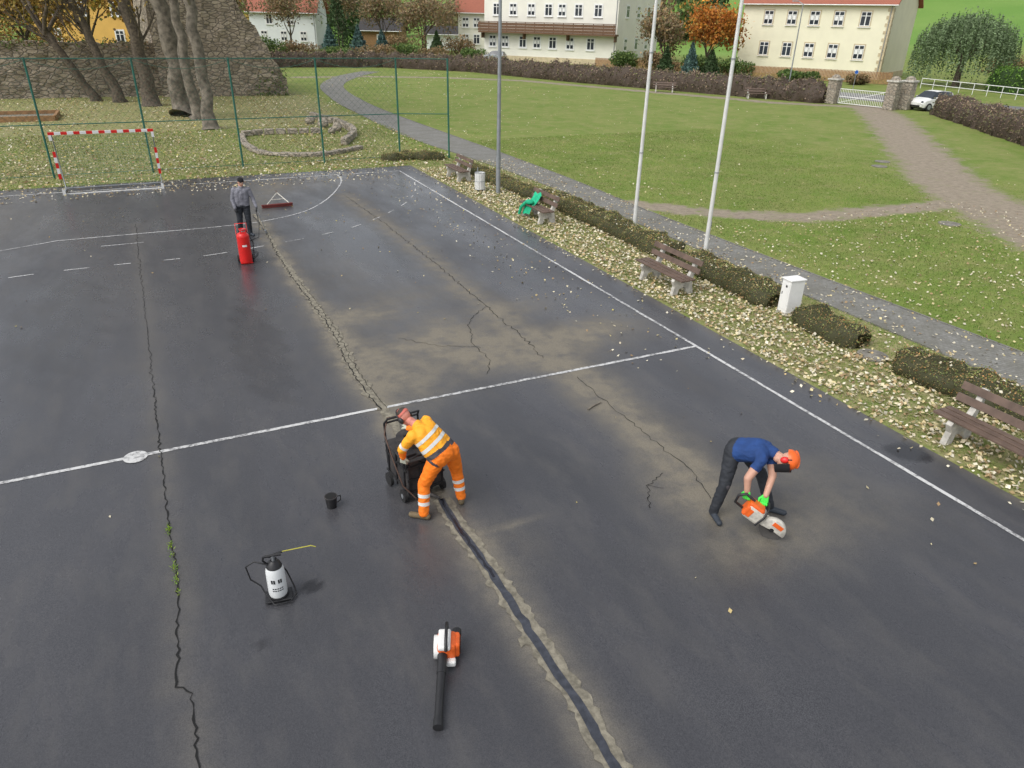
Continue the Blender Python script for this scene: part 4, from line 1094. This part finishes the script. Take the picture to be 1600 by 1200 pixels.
# ------------------------------------------------------------ ruin
def rubble(name,p0,p1,th,top,mat=STONE,step=.35):
    p0=V((*p0,0));p1=V((*p1,0)); Ln=(p1-p0).length; u=(p1-p0)/Ln; nn=V((-u.y,u.x,0))
    nx=int(Ln/step)+1; nz=14; mb=MB(); vs=[]
    def pt(i,j,side):
        s_=i/nx*Ln; h=top(s_); z=h*j/nz
        p=p0+u*s_+nn*(th/2*side); d=noise.noise(V((p.x*1.3,p.y*1.3+side*7,z*1.8)))*.16
        return (p.x+nn.x*side*d,p.y+nn.y*side*d,z)
    for side in (-1,1):
        for i in range(nx+1):
            for j in range(nz+1): vs.append(pt(i,j,side))
    W=nz+1; o=(nx+1)*W; fs=[]
    for i in range(nx):
        for j in range(nz):
            a=i*W+j; fs.append([a,a+W,a+W+1,a+1]); fs.append([o+a,o+a+1,o+a+W+1,o+a+W])
        a=i*W+nz; fs.append([a,a+W,o+a+W,o+a])
    for i in (0,nx):
        for j in range(nz):
            a=i*W+j; fs.append([a,a+1,o+a+1,o+a])
    mb.add(vs,fs,mat); return mb
def nf(s_,k): return noise.noise(V((s_*.8,k,0)))*.35+noise.noise(V((s_*3,k,4)))*.18
rubble('',(-45,67),(1.6,67),1.0,lambda s_:3.8+nf(s_,1)).obj('ruined_stone_wall')
def tw(s_):
    if s_<6.1: return 9.5+nf(s_,2)*2
    if s_<7.0: return 7.0-(s_-6.1)*1.2+nf(s_,3)*2
    return max(.5,5.9-(s_-7.0)*2.0+nf(s_,3)*2.5)
e=empty('ruined_stone_tower'); rubble('',(1.4,66.2),(10.8,65.6),1.3,tw,step=.2).obj('front_wall',parent=e)
rubble('',(1.9,66.9),(1.2,76),1.2,lambda s_:8.5+nf(s_,5)*3).obj('side_wall',parent=e); rubble('',(1.8,76),(8,75.5),1.2,lambda s_:7+nf(s_,6)*3).obj('back_wall',parent=e)
rubble('',(6.9,66.6),(7.6,75),1.2,lambda s_:6.5+nf(s_,8)*3).obj('inner_wall',parent=e)
lm=LM()
p=np.stack([rng.uniform(8.2,10.8,350),rng.uniform(64.6,65.4,350),rng.random(350)**2*2],1); lm.quads(p,.1,pal(GB+[(.2,.17,.08)],350)); 
p=np.stack([rng.uniform(-20,1,1100),rng.normal(66.6,.3,1100),3.7+rng.normal(0,.2,1100)],1); lm.quads(p,.12,pal(GB+BB,1100)); lm.obj('ivy')
def stones(name,pts,hh=.3):
    mb=MB()
    for a,b in zip(pts[:-1],pts[1:]):
        n=max(1,int(math.dist(a,b)/.55)); ang=math.atan2(b[1]-a[1],b[0]-a[0])
        for i in range(n):
            t=(i+.5)/n; mb.box((a[0]+(b[0]-a[0])*t,a[1]+(b[1]-a[1])*t,hh/2),(.52,.34+rnd.uniform(-.04,.04),hh+rnd.uniform(-.05,.05)),STONE2,Matrix.Rotation(ang+rnd.uniform(-.08,.08),3,'Z'),.04)
    return mb.obj(name)
stones('stone_border',catmull([(4.4,43),(4.2,40),(4.7,36.8),(7.0,35.6),(9.3,37.0)],6),.18)
stones('stone_border',catmull([(8.9,38.5),(10.3,42),(10.4,46),(9.6,50)],6),.35)
stones('stone_border',[(4.4,43),(5.6,43.4),(8.7,43.0)],.3)
for x,y,r in [(9.3,45.2,.34),(9.7,43.4,.3),(9.2,42.6,.22),(8.9,47,.3)]:
    mb=MB(); mb.sph((0,0,r*.7),(r,r*.85,r*.9),STONE2); 
    mb.v=[tuple(V(v)*(1+noise.noise(V(v)*5)*.25)) for v in mb.v]; mb.obj('boulder',(x,y,0))
mb=MB()
for a,b in [((-9,55.5),(-5,55.5)),((-9,52.5),(-5,52.5))]: mb.box(((a[0]+b[0])/2,a[1],.15),(4,.15,.3),WOODF)
for x in (-9,-5): mb.box((x,54,.15),(.15,2.85,.3),WOODF)
mb.box((-7,54,.06),(3.8,2.8,.08),SAND); mb.obj('sandpit')

# ------------------------------------------------------------ buildings
def building(name,A,B,D,ze,rh,wall,roof,fw,sw,lw=(),quoin=None,plinth=None,over=.6,ww=1.1,wh=1.6):
    A=V((*A,0));B=V((*B,0)); Ln=(B-A).length; rot=math.atan2(B.y-A.y,B.x-A.x); e=empty(name,A,rot)
    mb=MB()
    vs=[(0,0,-1),(Ln,0,-1),(Ln,D,-1),(0,D,-1),(0,0,ze),(Ln,0,ze),(Ln,D,ze),(0,D,ze),(0,D/2,ze+rh),(Ln,D/2,ze+rh)]
    mb.add(vs,[[0,1,5,4],[2,3,7,6],[1,2,6,9,5],[3,0,4,8,7]],wall)
    if plinth: mb.box((Ln/2,-.03,.3),(Ln+.1,.08,.9),plinth); mb.box((Ln+.03,D/2,.3),(.08,D,.9),plinth)
    if quoin:
        z=.8;k=0
        while z<ze-.4:
            w_=.7 if k%2 else .45; mb.box((Ln-w_/2+.03,-.015,z),(w_,.05,.38),quoin); mb.box((Ln+.015,w_/2,z),(.05,w_,.38),quoin); z+=.42;k+=1
    mb.obj('walls',parent=e)
    mb=MB(); o=over; th=.18; sl=rh/(D/2)
    for s_ in (0,1):
        y0=-o if s_==0 else D+o; z0=ze-sl*o
        q=[(-o,y0,z0+.05),(Ln+o,y0,z0+.05),(Ln+o,D/2,ze+rh+.05),(-o,D/2,ze+rh+.05)]
        v2=q+[(x,y,z+th) for x,y,z in q]; f=[[0,1,2,3],[4,5,6,7],[0,1,5,4],[1,2,6,5],[2,3,7,6],[3,0,4,7]]
        mb.add(v2,f,roof)
    mb.box((Ln*.3,D/2,ze+rh+.4),(.7,.5,1.4),SANDST)
    mb.obj('roof',parent=e)
    mb=MB(); mb.tube([(-o,-o-.06,ze-sl*o+.08),(Ln+o,-o-.06,ze-sl*o+.08)],.07,WHITE,8); mb.box((Ln/2,-.06,ze-.22),(Ln,.1,.18),TRIM); mb.tube([(Ln-.25,-.09,.2),(Ln-.25,-.09,ze-.3)],.05,STEEL,8); mb.obj('gutter',parent=e)
    mb=MB()
    def win(c,u,n,w_,h_):
        c=V(c);u=V(u);n=V(n); R=Matrix((u,n,V((0,0,1)))).transposed()
        f_=lambda du,dn,dz,sz,m: mb.box(c+u*du+n*dn+V((0,0,dz)),sz,m,R)
        f_(0,.02,0,(w_+.28,.05,h_+.28),SANDST if quoin else TRIM)
        f_(0,.035,0,(w_,.06,h_),TRIM)
        cur=rnd.random()
        for s_ in (-1,1):
            f_(s_*w_/4,.05,-h_*.13,(w_/2-.12,.05,h_*.62),GLASS); f_(s_*w_/4,.05,h_*.34,(w_/2-.12,.05,h_*.22),GLASS)
            if cur<.6: f_(s_*w_/4,.06,h_*.02*(1-cur),(w_/2-.2,.04,h_*.3),TRIM)
        f_(0,.09,-h_/2-.12,(w_+.36,.16,.08),TRIM)
    for x,z in fw: win((x*Ln,0,z),(1,0,0),(0,-1,0),ww,wh)
    for y,z in sw: win((Ln,y*D,z),(0,1,0),(1,0,0),ww,wh)
    mb.obj('windows',parent=e)
    return e,Ln
t5=[.19,.355,.51,.67,.84]
building('cream_house',(76.6,86.6),(85,69.4),12.5,8.75,4.5,PLASTER,TILE,[(t,6.9) for t in t5]+[(t,3.1) for t in t5],[],quoin=SANDST,plinth=SANDST,over=.55,ww=1.2,wh=1.65)
e,Ln=building('white_apartment_house',(51.1,117.4),(64.6,99.5),20,11.5,4,PLASTW,TILE,[(t,7.3) for t in (.1,.23,.37,.5,.6,.72,.86)]+[(t,2.8) for t in (.07,.17,.31,.42,.54,.67,.82)]+[(t,10.1) for t in (.1,.23,.5,.72,.86)],[(.2,7.3),(.45,7.3),(.7,7.3),(.2,2.8),(.45,2.8),(.7,2.8)],plinth=SANDST,ww=1.15,wh=1.6)
mb=MB(); mb.box((Ln*.5,-.75,4.1),(Ln+.6,1.5,.25),WOODD)
for z in (4.45,4.85,5.25): mb.box((Ln*.5,-1.52,z),(Ln+.6,.05,.37),WOODD)
mb.box((Ln*.5,-1.53,5.55),(Ln+.7,.12,.1),WOODD)
k=0.
while k<=Ln: mb.box((k,-1.42,4.85),(.1,.1,1.4),WOODD); k+=1.6
for k in (0,.33,.66,1): mb.prism([(-.08,3.2),(.08,3.2),(.08,4.0),(-.08,4.0)],-.9,0,WOODD,Matrix.Translation((k*Ln,0,0)))
mb.obj('balcony',parent=e)
building('white_red_roofed_house',(20.4,157),(31.5,151.6),9,6.6,4.5,PLASTB,TILE,[(.3,5.0),(.62,5.0),(.2,2.2),(.5,2.2),(.8,2.2)],[(.5,5)],plinth=CONC)
building('ochre_house',(-12,128.5),(1.2,122.2),10,8.5,4,YELLOW,TILE,[(.2,6),(.5,6),(.8,6),(.2,2.6),(.8,2.6)],[(.5,6)])
building('white_house',(55.6,140),(66,135.2),9,7.2,4,PLASTW,TILE,[(.12,5.2),(.3,5.2),(.12,2.4),(.3,2.4)],[])
building('garage_building',(53.5,152),(59.4,149.4),6,3.0,1.2,PLASTB,DSTEEL,[(.3,1.5),(.7,1.5)],[])
building('brown_roofed_house',(43,163),(50,159),7,3.4,2,WOODF,DSTEEL,[(.5,1.6)],[])
building('garden_shed',(97,52.5),(99.5,49),4,2.2,.8,WOODF,DSTEEL,[(.5,1.2)],[],ww=.8,wh=.8)

mb=MB(); P=[(58.5,95),(66,82),(73.5,72),(79,62.5)]
for a,b in zip(P[:-1],P[1:]):
    n=int(math.dist(a,b)/.16); ang=math.atan2(b[1]-a[1],b[0]-a[0])
    for i in range(n): mb.box((a[0]+(b[0]-a[0])*i/n,a[1]+(b[1]-a[1])*i/n,.7),(.12,.025,1.3+rnd.uniform(-.03,.03)),WOODF,Matrix.Rotation(ang,3,'Z'))
mb.obj('wooden_fence')
def pillar(x,y,h,name='stone_gate_pillar'):
    mb=MB(); mb.box((0,0,h/2),(.85,.85,h),STONE2,None,.05); mb.box((0,0,h+.06),(1.0,1.0,.14),CONC,None,.03); mb.sph((0,0,h+.12),(.4,.4,.32),STONE2,None,16,6,0,math.pi/2); mb.obj(name,(x,y,0),.2)
pillar(53.9,48.2,1.9); pillar(54.9,43.1,2.1); pillar(56.4,42.9,2.1)
mb=MB(); a=V((54.0,47.6,0));b=V((54.8,43.7,0))
for i in range(27):
    p=a.lerp(b,i/26); mb.tube([(p.x,p.y,.1),(p.x,p.y,1.25)],.018,WHITE,6)
for z in (.12,.65,1.25): mb.tube([(a.x,a.y,z),(b.x,b.y,z)],.03,WHITE,6)
mb.tube([(a.x,a.y,.12),(b.x,b.y,1.25)],.022,WHITE,6); mb.obj('white_gate')
mb=MB(); P=[(78.6,58.4),(77,50),(75.5,42),(74,30),(73,15)]
for z in (.5,1.05): mb.tube([(x,y,z) for x,y in P],.035,WHITE,8)
for q in range(20):
    t=q/19*(len(P)-1); i=min(int(t),len(P)-2); f_=t-i; x=P[i][0]+(P[i+1][0]-P[i][0])*f_; y=P[i][1]+(P[i+1][1]-P[i][1])*f_; mb.tube([(x,y,0),(x,y,1.05)],.03,WHITE,8)
mb.obj('white_railing')
for x,y,h in ((57.8,49.6,2.6),(49,68.5,2.4)):
    mb=MB(); mb.tube([(0,0,0),(0,0,h)],.025,STEEL,8); mb.cyl((0,-.03,h-.2),(0,-.05,h-.2),.17,.17,WHITE,24); mb.cyl((0,-.05,h-.2),(0,-.055,h-.2),.15,.15,BLUES,24); mb.obj('traffic_sign',(x,y,0),-.6)
mb=MB(); mb.tube([(0,0,0),(0,0,8)],[.07,.05],POLEG,10); mb.tube([(0,0,8),(.6,0,8.3)],.04,POLEG,8); mb.box((.9,0,8.3),(.6,.2,.1),POLEG); mb.obj('street_lamp',(64.5,64,0),2)
mb=MB(); mb.box((0,0,.5),(.5,.25,.9),CONC,None,.03); mb.box((0,0,1.0),(.56,.3,.12),STONE2,None,.03); mb.obj('concrete_post',(43.2,24.0,0),.5)
for x,y in ((31.5,24.5),(32.8,25.4),(24.3,15.6)):
    mb=MB(); mb.cyl((0,0,0),(0,0,.03),.36,.36,COVER,20); mb.obj('manhole_cover',(x,y,0))

def car(name,loc,rot,paint):
    mb=MB()
    St=[(-1.78,.35,.62,.70,.52,.74),(-1.72,.24,.80,.92,.66,.98),(-1.42,.2,.82,.95,.60,1.40),(-.3,.2,.83,.94,.60,1.50),(.35,.2,.83,.93,.58,1.45),(1.0,.2,.82,.9,.66,.98),(1.55,.22,.78,.78,.6,.86),(1.78,.32,.62,.55,.5,.62)]
    vs=[]
    for x,zb,w_,zbelt,wt,zt in St:
        h=[(w_*.9,zb),(w_,zb+.2),(w_,zbelt-.06),(w_*.97,zbelt),(wt,zt-.03),(wt*.6,zt)]
        ring=[(x,y,z) for y,z in h]+[(x,-y,z) for y,z in reversed(h)]; vs+=ring
    k=12
    def f(i,j): return [i*k+j,i*k+(j+1)%k,(i+1)*k+(j+1)%k,(i+1)*k+j]
    G_=[];P_=[]
    for i in range(len(St)-1):
        for j in range(k):
            gl=(i in (2,3,4) and j in (3,7)) or (i==4 and j in (4,5,6)) or (i==1 and j in (4,5,6))
            (G_ if gl else P_).append(f(i,j))
    mb.add(vs,P_+[list(range(k-1,-1,-1)),list(range(7*k,8*k))],paint,False); mb.add(vs,G_,GLASS)
    for x in (-1.15,1.15):
        for s_ in (-1,1): mb.cyl((x,s_*.66,.3),(x,s_*.85,.3),.3,.3,RUBBER,20); mb.cyl((x,s_*.8,.3),(x,s_*.86,.3),.19,.19,STEEL,16)
    for s_ in (-1,1): mb.sph((1.66,s_*.52,.66),(.1,.13,.1),GLASS); mb.sph((.62,s_*.93,.98),(.07,.1,.07),paint); mb.sph((-1.72,s_*.62,.78),(.05,.07,.12),RED)
    mb.box((1.76,0,.36),(.06,.9,.16),BLACK,None,.02); mb.box((1.80,0,.48),(.02,.5,.11),WHITE)
    mb.box((.3,0,.2),(2.6,1.5,.1),BLACK)
    return mb.obj(name,loc,rot)
car('parked_car',(58.3,42.0,.02),math.radians(178),WHITE)
car('parked_car',(50.5,112,.02),math.radians(140),POLEG)
